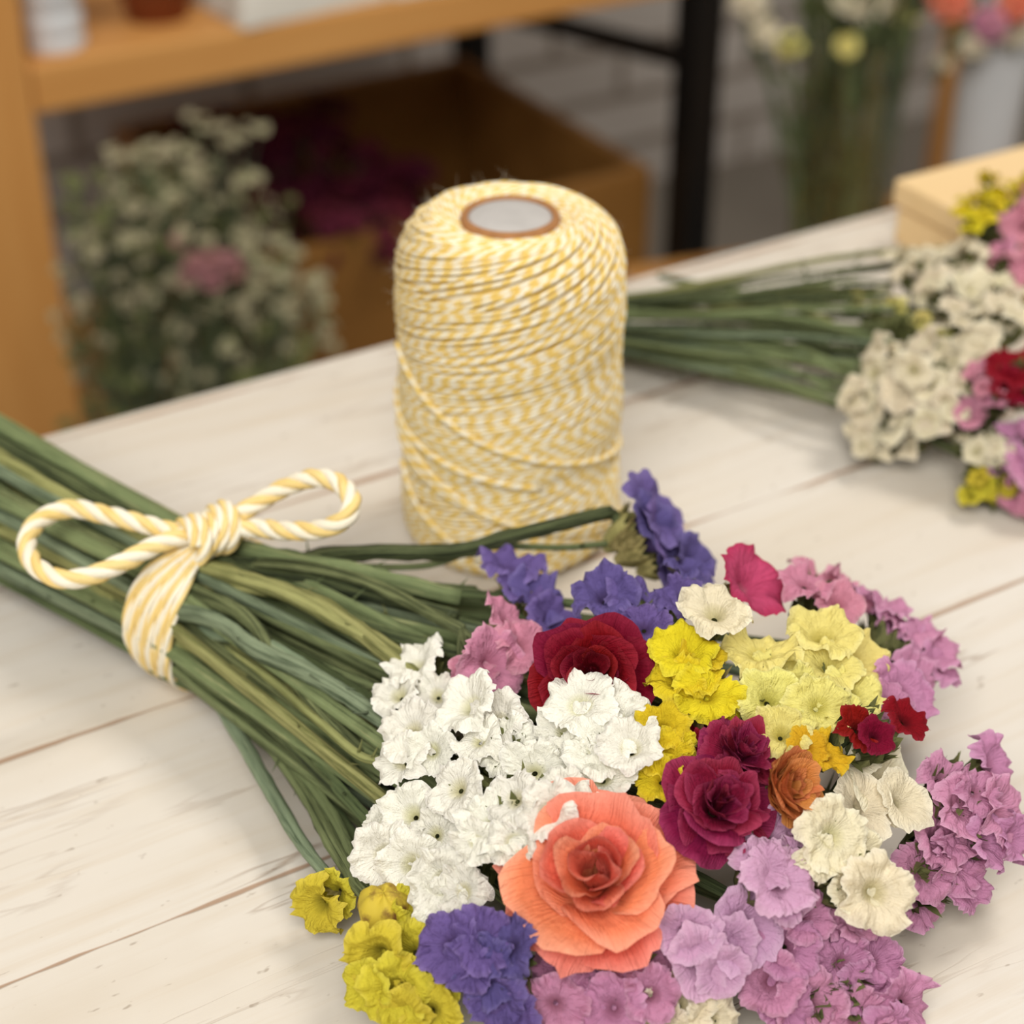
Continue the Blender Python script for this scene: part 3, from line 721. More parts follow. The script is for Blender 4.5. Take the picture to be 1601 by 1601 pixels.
BALL = [(8, 1.0, 50, 70, 1.1, -0.7, 0.05, 0.2, 0.05, 0.0), (7, 0.95, 25, 45, 1.15, -0.5, 0.07, 0.2, 0.05, 0.05), (6, 0.88, 8, 24, 1.2, -0.4, 0.08, 0.2, 0.05, 0.1), (4, 0.8, -6, 6, 1.2, -0.2, 0.06, 0.1, 0.05, 0.12)]
carnation('large open coral carnation in the middle of the near side of the bouquet', 'coral', 930, 1368, 166, (-0.05, -0.5, 0.85), ROSE, 31, 0.4, 0.06, stem=STEM)
carnation('burgundy carnation behind the coral one, beside the orange flower', 'burgundy', 1128, 1255, 92, (0.2, -0.45, 0.85), FRILL, 32, 0.2, 0.04, stem=STEM)
carnation('smaller burgundy carnation touching the pale lemon cluster, above its burgundy neighbour', 'burgundy', 1165, 1170, 66, (0.35, -0.2, 0.9), FRILL, 36, 0.9, 0.04, stem=STEM)
carnation('dark red rounded bloom behind the white cluster, in front of the violet sprigs', 'darkred', 925, 1052, 108, (-0.1, -0.62, 0.7), BALL, 33, 1.2, 0.0, stem=STEMD)
FANP = [(9, 1.05, 30, 48, 1.1, 0.1, 0.12, 0.1, 0.16, 0.0), (7, 0.95, 15, 32, 1.1, 0.1, 0.12, 0.1, 0.16, 0.02), (5, 0.85, 0, 15, 1.1, 0, 0.1, 0.1, 0.12, 0.02)]
carnation('dried orange-peach flower between the burgundy carnation and the spiky white flower', 'peach', 1238, 1232, 84, (0.6, -0.45, 0.6), FANP, 34, 0.2, 0.03, stem=STEMD)

# closed yellow bud with brown spots
p = at_h(600, 1425, 0.024); R = 42 * depth(p) / FPX
mb = MB(); b0 = V((0, 0, 0))
prof = [(0.06, -1.0), (0.5, -0.85), (0.85, -0.45), (1.0, 0.05), (0.92, 0.5), (0.66, 0.85), (0.3, 0.98), (0.02, 0.9)]
pts = []
for r, z in prof:
    for j in range(30):
        a = 2 * pi * j / 30; q = V((r * cos(a), r * sin(a), z)); q *= 1 + 0.07 * sin(5 * a + z * 2)
        pts.append((q + noise.noise_vector(q * 2.2) * 0.1) * R)
mb.grid(pts, len(prof), 30, lambda i, j: (i / 7, j / 30), True)
t = NT('yellow bud with brown spots'); f = t.noise(t.obj(), 160, 4)
budm = t.out(t.mix(t.math('MULTIPLY_ADD', f, 7.0, -3.3, clamp=True), lin((208, 184, 62)), lin((120, 82, 44))), 0.7, None, 0.15)
bud = thing('flower_bud', 'closed yellow bud with brown spots beside the white cluster', 'flower bud', BQ, p)
mb.obj('bud', budm, bud)
mb = MB(); pb = clampz(at_h(560, 1385, 0.018)); path = auto_path(pb, 77, mid=[at_h(450, 1200, 0.011), at_h(520, 1320, 0.014)])
path += [p + (pb - p) * 0.5, p + V((-0.3, 0.5, -0.2)).normalized() * R * 0.7]
stem_tube(mb, path, 0.002, 0.0016, 77); mb.v = [q - p for q in mb.v]; mb.obj('stem', STEM, bud)

# ------------------------------------------------------------------ further stems of the bunch whose heads are buried in the bouquet
def bare(label, path, mat, r0, seed, heads=True, group='plain cut stems in the twine-tied bouquet'):
    rr = random.Random(seed); base = path[-1]
    root = thing('flower_stalk', label, 'stem', group, base)
    mb = MB(); stem_tube(mb, path, r0, r0 * 0.75, seed)
    for k in range(6):
        i = rr.randrange(2, len(path) - 2); d = (path[i + 1] - path[i]).normalized() * 0.9 + V((rr.uniform(-1, 1), rr.uniform(-1, 1), rr.uniform(0, 0.9)))
        spur(mb, path[i], d.normalized(), rr.uniform(0.004, 0.010))
    mb.v = [q - base for q in mb.v]; mb.obj('stem', mat, root)
    if heads:  # buried bracts
        d = (path[-1] - path[-4]).normalized()
        for k in range(5):
            dd = (d + V((rr.uniform(-0.8, 0.8), rr.uniform(-0.8, 0.8), rr.uniform(-0.2, 0.8)))).normalized()
            put('calyx', CALM[rr.randrange(4)], MX(base - d * 0.002 + dd * 0.002, dd, 0, rr.uniform(0.008, 0.012)), root, CALYXG)
BL = 'green cut stem in the thick of the bunch tied with twine'
def explicit(label, tie_ab, uvh, mat, r0, seed, back=None):
    rr = random.Random(seed); a, b = tie_ab; ba, bb = back or (a * 1.35 + rr.uniform(-0.006, 0.006), b * 1.25 + 0.003)
    pts = [bundle(ba, bb, -0.2), bundle((a + ba) / 2, (b + bb) / 2, -0.09), bundle(a, b, 0), bundle(a * 1.1, b * 1.05, 0.01)] + [at_h(*q) for q in uvh]
    bare(label, [clampz(q, 0.0028) for q in spline(pts, 9)], mat, r0, seed, False, None)
EX = 'long stems on the visible side of the tied bouquet'
explicit('broad yellow-green stem running from the knot to the white cluster', (0.004, 0.0175), [(440, 925, 0.043), (540, 978, 0.042), (630, 1028, 0.038)], STEMY, 0.0029, 301)
explicit('olive stem just below the knot, crossing under the grey-green one', (0.009, 0.014), [(380, 960, 0.038), (430, 1025, 0.034), (500, 1110, 0.03), (570, 1180, 0.026)], STEM, 0.0025, 302)
explicit('grey-green stem crossing over the others from the wrap to the white cluster', (0.0155, 0.010), [(340, 972, 0.036), (400, 1015, 0.037), (500, 1062, 0.036), (605, 1130, 0.033)], STEMB, 0.0026, 303)
explicit('dark green stem under the grey-green one, on the near side', (0.018, 0.002), [(370, 1045, 0.022), (450, 1110, 0.022), (530, 1175, 0.02), (585, 1230, 0.02)], STEM, 0.0027, 304)
explicit('dark stem lying lowest, next to the lone yellow flower stem', (0.017, -0.011), [(390, 1120, 0.010), (460, 1205, 0.010), (530, 1280, 0.010), (562, 1330, 0.011)], STEMD, 0.0023, 305)
explicit('stem along the top of the bouquet toward the violet sprigs', (-0.008, 0.017), [(420, 868, 0.041), (560, 895, 0.04), (720, 935, 0.037)], STEM, 0.0027, 306)
explicit('second stem along the top, just under the violet stem', (-0.002, 0.015), [(430, 890, 0.038), (570, 925, 0.036), (715, 965, 0.034)], STEMD, 0.0026, 307)
explicit('shaded stem under the top ones, toward the soft pink sprig', (0.0, 0.006), [(430, 930, 0.028), (570, 970, 0.028), (700, 1010, 0.028)], STEMD, 0.0024, 308)
explicit('thin branching stem beneath the highest violet sprig', (-0.012, 0.011), [(500, 882, 0.034), (660, 885, 0.037), (760, 856, 0.041), (880, 856, 0.042), (950, 850, 0.043)], STEM, 0.0014, 309)
explicit('mid green stem on the near side, between grey-green and dark ones', (0.0185, -0.004), [(380, 1075, 0.016), (470, 1150, 0.016), (560, 1215, 0.018)], STEMB, 0.0022, 310)
explicit('ragged light green stem reaching the white cluster from below', (0.012, 0.004), [(400, 1045, 0.027), (490, 1120, 0.029), (560, 1180, 0.03), (600, 1190, 0.03)], STEMY, 0.0018, 311)
for k in range(26):
    rr = random.Random(500 + k); th = rr.uniform(0, 2 * pi); q = sqrt(rr.uniform(0.05, 0.75))
    base = V((MC.x - 0.03 + cos(th) * MA[0] * q * 0.55, MC.y + sin(th) * MA[1] * q * 0.6, TZ + rr.uniform(0.008, 0.03)))
    bare(BL, auto_path(base, 900 + k), STEMS[k % 5], rr.uniform(0.0019, 0.0026), 600 + k, k % 2 == 0)
for k in range(16):      # outer ring of the bunch behind the tie
    th = 2 * pi * k / 16 + 0.1; rr = random.Random(700 + k)
    a, b = cos(th) * 0.0185, sin(th) * 0.0178
    base = bundle(a * 2.2 + rr.uniform(-0.01, 0.01), b * 0.9, 0.125 + rr.uniform(0, 0.02))
    pts = [bundle(a * 1.45 + rr.uniform(-0.004, 0.004), b * 1.35 + 0.005, -0.2), bundle(a * 1.18, b * 1.12 + 0.001, -0.09), bundle(a, b, 0), bundle(a * 1.12, b * 1.03, 0.012), base]
    bare(BL, [clampz(p, 0.0028) for p in spline(pts, 9)], STEMS[(k * 2) % 5], rr.uniform(0.0021, 0.0028), 800 + k, False)

# ------------------------------------------------------------------ twine tie with its bow
tie = thing('twine_tie', 'yellow and white twine wound round the bouquet stems and tied in a bow', 'twine', None, C0)
def rope(path, r, pitch=0.0125, par=None, name='rope', strands=((0, 1), (1, 0), (2, 1), (3, 0)), ph0=0.0, n=8):
    """three plies twisted along the path"""
    mb = MB(); m = len(path); T = [(path[min(i + 1, m - 1)] - path[max(i - 1, 0)]).normalized() for i in range(m)]
    N = T[0].orthogonal().normalized(); S = [0.0]; fr = []
    for i in range(m):
        if i: S.append(S[-1] + (path[i] - path[i - 1]).length)
        N = (N - T[i] * N.dot(T[i])).normalized(); fr.append((N.copy(), T[i].cross(N)))
    ns = len(strands)
    for k, mi in strands:
        pts = []
        for i in range(m):
            a = 2 * pi * (S[i] / pitch + k / ns) + ph0; A, B = fr[i]
            pts.append(path[i] + (A * cos(a) + B * sin(a)) * r * 0.5)
        mb.tube(pts, r * 0.56, n, lambda a, t, s: 1 + 0.05 * noise.noise(V((s * 900, a * 2, k * 7))), mi=mi)
    mb.v = [p - C0 for p in mb.v]
    return mb.obj(name, [ROPE_W, ROPE_Y], par)
def resample(pts, step):
    out = [pts[0]]; acc = 0
    for a, b in zip(pts, pts[1:]):
        L = (b - a).length; q = step - acc
        while q <= L: out.append(a.lerp(b, q / L)); q += step
        acc = (acc + L) % step
    out.append(pts[-1]); return out
KN = at_h(322, 838, 0.0465)
kth = atan2((KN - C0).dot(UP), (KN - C0).dot(SD)); ks = (KN - C0).dot(AX)
wr = []
for k in range(8):
    pts = []
    for i in range(73):
        th = kth + 2 * pi * i / 72
        near = exp(-(((min(i, 72 - i)) / 72 * 2 * pi) / 0.55) ** 2)
        w = 0.0023 * (1 - 0.75 * near) * (1 - 0.35 * max(0, -sin(th)))
        s = ks * near + 0.0105 * (1 - near) + (k - 3.5) * w
        r = 0.0222 + 0.0012 * near + 0.0004 * sin(k * 2.1 + th * 2)
        p = C0 + SD * (cos(th) * r * 1.02) + UP * (sin(th) * r) + AX * s
        if p.z < TZ + 0.0016: p.z = TZ + 0.0016
        pts.append(p)
    wr.append(rope(resample(pts, 0.0009), 0.00135, 0.034, tie, 'wrap', ph0=k * 1.7, n=6))
def loop(uvh, name):
    return rope(resample(spline([at_h(*q) for q in uvh], 16), 0.0008), 0.0027, 0.0215, tie, name)
loop([(318, 838, 0.047), (285, 835, 0.048), (235, 822, 0.049), (170, 806, 0.05), (110, 795, 0.05), (64, 812, 0.049), (42, 845, 0.048), (54, 883, 0.047), (95, 905, 0.046), (142, 900, 0.046), (195, 878, 0.047), (245, 852, 0.048), (300, 835, 0.0485), (322, 840, 0.047)], 'bow_loop')
loop([(318, 842, 0.048), (352, 818, 0.049), (400, 788, 0.053), (450, 760, 0.058), (495, 747, 0.062), (532, 757, 0.063), (550, 784, 0.062), (538, 812, 0.059), (500, 828, 0.055), (450, 830, 0.052), (400, 826, 0.049), (352, 832, 0.048), (322, 842, 0.047)], 'bow_loop')
kd = (at_h(352, 822, 0.0485) - at_h(290, 850, 0.0475)).normalized()
kx = kd.cross(V((0, 0, 1))).normalized(); ky = kx.cross(kd)
pts = []
for i in range(140):
    f = i / 139; a = 2 * pi * 4.4 * f + 0.4
    rr_ = 0.0049 + 0.0006 * sin(f * 9)
    pts.append(KN + kd * (-0.0068 + 0.0136 * f) + kx * cos(a) * rr_ * 1.25 + ky * (sin(a) * rr_ + 0.0004) + kd * 0.0022 * sin(a))
rope(resample(pts, 0.0008), 0.0018, 0.02, tie, 'knot')

# ------------------------------------------------------------------ second bouquet, lying beyond
B2 = 'flowers of the untied bouquet lying beyond'
def sprig2(label, key, spots, dirn, stem_uv, mat, seed, style='small', rs=1.0, group=B2, r0=0.0013):
    rr = random.Random(seed); P0 = [at_h(u, v, h) for u, v, r, h in spots]; cen = sum(P0, V()) / len(P0)
    d = V(dirn).normalized(); base = clampz(cen - d * 0.02, 0.005)
    root = thing('flower_sprig', label, 'flower', group, base)
    path = [clampz(q, 0.002) for q in spline([at_h(*q) for q in stem_uv] + [base], 8)]
    fl = []
    for (u, v, r, h), p in zip(spots, P0):
        R = r * depth(p) / FPX * 1.15
        n = (d * 0.5 + (p - base).normalized() * 0.6 + V((rr.uniform(-1, 1), rr.uniform(-1, 1), rr.uniform(-0.4, 1))) * 0.5).normalized()
        fl.append((clampz(p, R * 0.4), n, R))
        if style == 'small':
            for k in range(3):
                q = p + V((rr.uniform(-1, 1), rr.uniform(-1, 1), rr.uniform(-0.6, 0.8))) * R * 1.0
                fl.append((clampz(q, R * 0.3), (n + V((rr.uniform(-1, 1), rr.uniform(-1, 1), rr.uniform(-0.5, 1))) * 0.6).normalized(), R * rr.uniform(0.55, 0.8)))
    build_sprig(root, key, fl, base, path, mat, r0, seed, CALYXG, style)
S2 = [(900, 512, 0.012), (1060, 520, 0.014)]
def st(v0, v1, h, u1=1250): return [(880, v0, h), (1060, (v0 * 2 + v1) / 3 + 0, h + 0.004), (u1, v1, h + 0.01)]
sprig2('white cluster lying nearest in the second bouquet, over its stems', 'cream', [(1385, 565, 34, .03), (1425, 552, 32, .032), (1412, 605, 36, .03), (1455, 595, 36, .033), (1490, 565, 30, .034), (1505, 615, 34, .03), (1462, 645, 34, .026)], (-0.3, -0.4, 0.8), st(510, 545, .012), STEM, 201)
sprig2('creamy cluster hanging to the table at the tip of the second bouquet', 'cream', [(1355, 635, 32, .02), (1385, 660, 34, .016), (1420, 645, 30, .02), (1372, 692, 26, .01), (1345, 665, 24, .014)], (-0.4, -0.5, 0.5), st(525, 585, .008), STEM, 202)
sprig2('white sprig on the far side of the second bouquet, before the wooden box', 'cream', [(1432, 412, 36, .035), (1478, 388, 34, .036), (1500, 430, 38, .036), (1450, 450, 32, .034), (1530, 400, 32, .037), (1545, 450, 34, .038)], (-0.1, 0.1, 0.9), st(485, 450, .016, 1280), STEMY, 203)
sprig2('white sprig in the middle of the second bouquet, behind the nearest cluster', 'cream', [(1535, 530, 30, .042), (1560, 495, 32, .042), (1500, 500, 26, .04), (1575, 465, 34, .042)], (0, 0, 1), st(495, 500, .02), STEM, 204)
sprig2('dark red flower at the outer end of the second bouquet', 'darkred', [(1588, 565, 46, .042), (1610, 600, 44, .038), (1580, 600, 30, .038)], (-0.2, -0.4, 0.8), st(505, 530, .014), STEMD, 205, 'flor')
sprig2('mauve-pink flower low at the outer end of the second bouquet', 'pink', [(1590, 695, 44, .022), (1620, 725, 40, .02), (1575, 720, 30, .018)], (-0.3, -0.5, 0.6), st(530, 610, .007), STEM, 206, 'flor')
sprig2('small yellow flower on the table under the second bouquet', 'mustard', [(1540, 742, 28, .012), (1560, 760, 22, .01)], (-0.4, -0.5, 0.5), st(540, 640, .006, 1330), STEM, 207)
sprig2('small white flower beside the mauve-pink one, low in the second bouquet', 'cream', [(1545, 700, 26, .02), (1528, 690, 18, .02)], (-0.3, -0.5, 0.6), st(535, 625, .007, 1300), STEM, 208)
sprig2('pale pink flower nearest to the table at the outer end of second bouquet', 'rose', [(1592, 772, 28, .01), (1612, 790, 24, .009)], (-0.3, -0.5, 0.5), st(540, 640, .006, 1330), STEM, 209, 'flor')
sprig2('pale pink flower lying against the wooden box', 'rose', [(1585, 325, 38, .045), (1610, 300, 34, .047), (1600, 350, 32, .044)], (-0.2, 0, 0.9), st(480, 420, .02, 1330), STEM, 210, 'flor')
sprig2('yellow sprig lying against the wooden box', 'yellow', [(1540, 320, 28, .045), (1565, 298, 26, .046), (1530, 345, 22, .043), (1590, 280, 24, .048)], (-0.2, 0.2, 0.9), st(478, 400, .02, 1330), STEMY, 211)
sprig2('peachy pink flower between the box and the white sprigs of the second bouquet', 'rose', [(1585, 390, 38, .044), (1610, 410, 34, .044), (1560, 385, 26, .043)], (-0.2, -0.1, 0.9), st(490, 440, .02, 1330), STEM, 212, 'flor')
sprig2('greenish white filler sprig in the stems of the second bouquet', 'lemon', [(1440, 500, 16, .03), (1400, 470, 16, .03), (1470, 530, 16, .034), (1370, 480, 14, .026), (1510, 560, 18, .034), (1340, 470, 12, .024)], (0, 0, 1), st(495, 480, .015, 1240), STEMY, 213)
sprig2('pinkish white sprig beside the dark red flower of the second bouquet', 'rose', [(1530, 580, 22, .036), (1550, 620, 22, .033), (1515, 650, 20, .028)], (-0.2, -0.3, 0.8), st(515, 560, .012), STEM, 214)
for k in range(26):
    rr = random.Random(2200 + k); v0 = rr.uniform(470, 545); f = (v0 - 470) / 75; v1 = 440 + f * 175 + rr.uniform(-25, 25); h = 0.022 - 0.018 * f + rr.uniform(-0.003, 0.006)
    u0 = rr.uniform(860, 980); u1 = rr.uniform(1340, 1470)
    pts = [at_h(u0, v0, max(h, .003)), at_h(1090, v0 * 0.62 + v1 * 0.38 + rr.uniform(-8, 8), max(h + .003, .004)), at_h(1230, v0 * 0.35 + v1 * 0.65, max(h + .006, .004)), at_h(u1, v1, max(h + .008, .006))]
    bare('thin green stem in the loose bunch lying behind the twine spool', [clampz(p, .002) for p in spline(pts, 9)], STEMS[k % 5], rr.uniform(.0009, .0016), 2300 + k, False, 'thin stems of the second bouquet')
explicit2 = [clampz(p, .002) for p in spline([at_h(1030, 432, .01), at_h(1130, 452, .012), at_h(1250, 470, .012), at_h(1380, 500, .015)], 9)]
bare('single thin stem lying apart on the far side of the second bouquet', explicit2, STEMD, .0011, 2400, False, None)
explicit3 = [clampz(p, .002) for p in spline([at_h(1190, 455, .006), at_h(1290, 436, .012), at_h(1400, 418, .02)], 9)]
bare('thin dark stem rising to the white sprig before the wooden box', explicit3, STEMD, .0011, 2401, False, None)

# wooden box with a lid on the far edge of the table
bx = thing('wooden_box', 'pale wooden box with a lid at the far edge of the table behind second bouquet', 'box', None, at_h(1396, 378, 0.0), EA)
mb = MB(); mb.box((0, -0.17, 0), (0.24, 0, 0.0165)); mb.obj('box_body', BOXW, bx, False, 0.0012)
mb = MB(); mb.box((-0.002, -0.172, 0.0175), (0.242, 0.002, 0.029)); mb.obj('lid', BOXW, bx, False, 0.0015)

# ------------------------------------------------------------------ shelving unit behind the table
f0 = at_z(58, 180, 1.45); FO = (f0 - edgeA).dot(d2); FA = (f0 - edgeA).dot(d1); BZ = f0.z
unit = thing('shelving_unit', 'honey wood shelf board on a wooden upright and black steel legs behind the table', 'shelf', None, along(FA, FO, 0), EA)
LW = 0.70; DP = 0.50
mb = MB(); mb.box((0, 0, BZ), (LW, DP, BZ + 0.04)); mb.obj('shelf_board', WOOD, unit, False, 0.003)
mb = MB(); mb.box((-0.085, -0.004, 0), (-0.002, 0.08, 1.75)); mb.obj('upright', WOODV, unit, False, 0.003)
mb = MB(); mb.box((-0.085, DP - 0.06, 0), (-0.002, DP, 1.75)); mb.obj('upright', WOODV, unit, False, 0.003)
lx = 0.672
mb = MB(); mb.box((lx - 0.018, 0.0, 0), (lx + 0.018, 0.036, 1.75)); mb.obj('steel_leg', BLACK, unit, False, 0.002)
mb = MB(); mb.box((lx - 0.018, DP - 0.036, 0), (lx + 0.018, DP, 1.75)); mb.obj('steel_leg', BLACK, unit, False, 0.002)
pA = at_y(1092, 97, along(FA + lx, FO + 0.018).y); pB = at_y(735, 4, along(FA + lx, FO + DP - 0.018).y)
mb = MB(); R_ = Matrix.Rotation(-EA, 4, 'Z'); o_ = V(unit.location)
mb.tube([R_ @ (pA - o_), R_ @ (pB - o_)], 0.012, 4); mb.obj('brace', BLACK, unit, False)
LZ = 0.10
mb = MB(); mb.box((0, 0.0, LZ), (LW, DP, LZ + 0.03)); mb.obj('shelf_board', WOOD, unit, False, 0.003)
LZ += 0.03
# things on the shelf
def on_unit(x, y, z): return along(FA + x, FO + y, z)
SZ = BZ + 0.04
j = thing('jar', 'ribbed white jar on the wooden shelf beside the upright', 'jar', None, on_unit(0.034, 0.036, SZ))
mb = MB(); mb.lathe([(0.0005, 0), (0.023, 0), (0.0245, 0.003), (0.0245, 0.010), (0.0225, 0.013), (0.0245, 0.016), (0.0245, 0.03), (0.0225, 0.033), (0.0245, 0.036), (0.0245, 0.075), (0.02, 0.082), (0.018, 0.082)], 40, cap=False); mb.obj('body', CERAM, j)
mb = MB(); mb.lathe([(0.0005, 0.0822), (0.021, 0.0822), (0.021, 0.096), (0.019, 0.098), (0.0005, 0.098)], 40, cap=False); mb.obj('lid', CERAM, j)
j = thing('plant_pot', 'terracotta pot on the wooden shelf next to the white jar', 'pot', None, on_unit(0.135, 0.07, SZ))
mb = MB(); mb.lathe([(0.0005, 0), (0.026, 0), (0.034, 0.055), (0.038, 0.055), (0.039, 0.075), (0.035, 0.075), (0.032, 0.02), (0.0005, 0.018)], 40, cap=False); mb.obj('pot', TERRA, j)
mb = MB(); mb.lathe([(0.0005, 0.0), (0.0325, 0.0), (0.0325, 0.052), (0.0005, 0.052)], 24, cap=False)
j['label'] = 'terracotta pot on the wooden shelf next to the white jar'
def cloth(label, x, y, z, sx, sy, h, seed, rz=0.0):
    rr = random.Random(seed); mb = MB(); n = 26; top = []
    for i in range(n):
        for k in range(n):
            a, b = i / (n - 1) * 2 - 1, k / (n - 1) * 2 - 1
            e = min(1, (1 - max(abs(a), abs(b))) * 6)
            zz = h * sqrt(max(0, e * (2 - e))) * (0.75 + 0.5 * noise.noise(V((a * 2.2, b * 2.2, seed)))) 
            top.append(V((a * sx * (1 + 0.06 * noise.noise(V((b * 2, seed, 1)))), b * sy * (1 + 0.06 * noise.noise(V((a * 2, seed, 2)))), max(0.0005, zz))))
    mb.grid(top, n, n, lambda i, j: (i / n, j / n))
    bot = len(mb.v); mb.v.extend([V((p.x, p.y, 0)) for p in (top[0], top[n - 1], top[n * n - 1], top[n * (n - 1)])]); mb.face((bot, bot + 1, bot + 2, bot + 3))
    o = mb.obj('folded_cloth', CLOTH, None); o.location = on_unit(x, y, z); o.rotation_euler.z = EA + rz
    return tag(o, label, 'cloth')
cloth('crumpled white linen cloth on the wooden shelf beside the terracotta pot', 0.25, 0.064, SZ, 0.072, 0.06, 0.04, 3, 0.1)
cloth('smaller crumpled white linen cloth farther along the wooden shelf', 0.385, 0.064, SZ, 0.05, 0.06, 0.032, 8, -0.1)

# crate with dark dried flowers on the lower shelf board
CH = at_y(1072, 264, on_unit(0.64, 0.05, 0).y).z
cr = thing('wooden_crate', 'large brown wooden crate of dried dark flowers on the lower shelf', 'crate', None, on_unit(0.20, 0.05, LZ + 0.0006), EA)
cw, cd, chh = 0.445, 0.40, CH - LZ
mb = MB(); mb.box((0, 0, 0), (cw, 0.014, chh)); mb.obj('side_panel', CRATE, cr, False, 0.002)
mb = MB(); mb.box((0, cd - 0.014, 0), (cw, cd, chh)); mb.obj('side_panel', CRATE, cr, False, 0.002)
for x in (0.0, cw - 0.014):
    mb = MB(); mb.box((x, 0.0142, 0), (x + 0.014, cd - 0.0142, chh)); mb.obj('end_panel', CRATE, cr, False, 0.002)
mb = MB(); mb.box((0.0142, 0.0142, 0.0), (cw - 0.0142, cd - 0.0142, 0.012)); mb.obj('bottom_panel', CRATE, cr, False)

def dry_sprig(label, key, group, tip, foot, n, size, seed, spread, mat=STEMD, style='small', R=0.008):
    """upright dried bunchlet: one branching stem and its blossoms"""
    rr = random.Random(seed); root = thing('dried_flower', label, 'dried flower', group, foot)
    mb = MB(); mid = foot.lerp(tip, 0.55) + V((rr.uniform(-1, 1), rr.uniform(-1, 1), 0)) * 0.012
    trunk = [q - foot for q in spline([foot, mid, tip], 6)]; mb.tube(trunk, lambda t: 0.0018 - 0.001 * t, 5)
    pool = {'small': SMALLF, 'flor': FLOR}[style]; bl = []
    for k in range(n):
        t = rr.uniform(0.5, 1.0); b = trunk[int(t * (len(trunk) - 1))]
        e = (tip - foot) + V((rr.uniform(-1.6, 1.6), rr.uniform(-1.6, 1.6), rr.uniform(-1.6, 1.0))) * spread
        mb.tube(spline([b, b.lerp(e, 0.5) + V((0, 0, 0.004)), e], 3), 0.0007, 4, cap=False)
        d = (e - b).normalized() if (e - b).length > 1e-4 else UPW
        bl.append((e + foot, (d + V((0, -0.4, 0.4))).normalized(), R * rr.uniform(0.6, 1.2)))
    mb.obj('stem', mat, root)
    for (p, d, r) in bl: put('blossom', pool[rr.randrange(len(pool))], MX(p, d, rr.uniform(0, 6), r), root, PET[key])
k = 0
for (u, v, dy, key, nb, spread, R) in [(330, 225, 0.16, 'wine', 16, 0.022, 0.014), (400, 250, 0.2, 'wine', 18, 0.026, 0.015), (465, 205, 0.24, 'wine', 20, 0.03, 0.016), (510, 250, 0.18, 'wine', 18, 0.028, 0.015), (440, 300, 0.12, 'wine', 18, 0.03, 0.014),
                                   (370, 310, 0.1, 'wine', 16, 0.025, 0.014), (560, 320, 0.16, 'wine', 16, 0.028, 0.014), (600, 290, 0.25, 'wine', 16, 0.03, 0.014)]:
    k += 1; tip = at_y(u, v, on_unit(0.3, dy, 0).y); foot = V((0, 0, 0)); q = on_unit(0.25 + 0.03 * k, dy, 0)
    ta = (tip - on_unit(0, 0, 0)).dot(d1); fo = on_unit(min(max(ta, 0.235), 0.6), min(0.36, max(0.08, dy)), LZ + 0.02)
    dry_sprig('dark wine-red dried flowers heaped in the crate', key, 'wine-red dried flowers in the crate', tip, fo, nb, 0.01, 400 + k, spread, STEMD, 'flor', R)
for (u, v, dy, R) in [(555, 365, 0.07, 0.013), (585, 350, 0.1, 0.013)]:
    k += 1; tip = at_y(u, v, on_unit(0.3, dy, 0).y); ta = (tip - on_unit(0, 0, 0)).dot(d1)
    dry_sprig('muted magenta dried flowers at the front of the crate', 'plum', 'magenta dried flowers in the crate', tip, on_unit(min(max(ta, 0.235), 0.6), dy, LZ + 0.02), 18, 0.01, 400 + k, 0.022, STEMD, 'flor', R)

# tin bucket of pale filler flowers in front of the shelf
bkx = at_y(265, 640, on_unit(0.1, -0.16, 0).y)
bp = V((bkx.x, bkx.y, 0)); BH = 0.26
bu = thing('tin_bucket', 'dull tin bucket holding the pale filler sprays before the wooden shelf', 'bucket', None, bp)
mb = MB(); mb.lathe([(0.0005, 0.001), (0.075, 0.0), (0.098, BH - 0.004), (0.101, BH), (0.101, BH + 0.004), (0.096, BH + 0.002), (0.073, 0.006), (0.0005, 0.006)], 48, cap=False); mb.obj('body', TIN, bu)
G3 = 'pale filler sprays in the bucket'
PLACES = [(165, 300), (200, 320), (260, 290), (310, 300), (355, 330), (170, 380), (215, 400), (290, 370), (345, 400), (400, 370), (440, 420), (165, 450), (180, 470), (250, 460), (320, 470), (390, 470), (450, 480), (180, 540), (210, 550), (290, 550), (370, 540), (430, 560), (340, 240), (240, 260), (160, 600), (300, 610)]
for i, (u, v) in enumerate(PLACES):
    rr = random.Random(1500 + i); tip = at_y(u, v, bp.y + rr.uniform(-0.07, 0.05)); a = rr.uniform(0, 6.28)
    dirr = V((tip.x - bp.x, tip.y - bp.y, 0)); dirr = dirr * min(1, 0.075 / max(dirr.length, 1e-3)) * 0.8
    fo = bp + dirr * 0.6 + V((0, 0, 0.03))
    col = 'sage' if i % 3 == 0 else 'oat'
    dry_sprig('airy cream-white filler spray with green stems in the tin bucket', col, G3, tip, fo, 24, 0.01, 1600 + i, 0.022, STEM if i % 2 else STEMB, 'small', 0.0056)
dry_sprig('dusty pink spray among the pale filler flowers in the bucket', 'dusty', None, at_y(325, 392, bp.y - 0.075), bp + V((0.02, -0.03, 0.03)), 16, 0.01, 1700, 0.013, STEM, 'flor', 0.009)

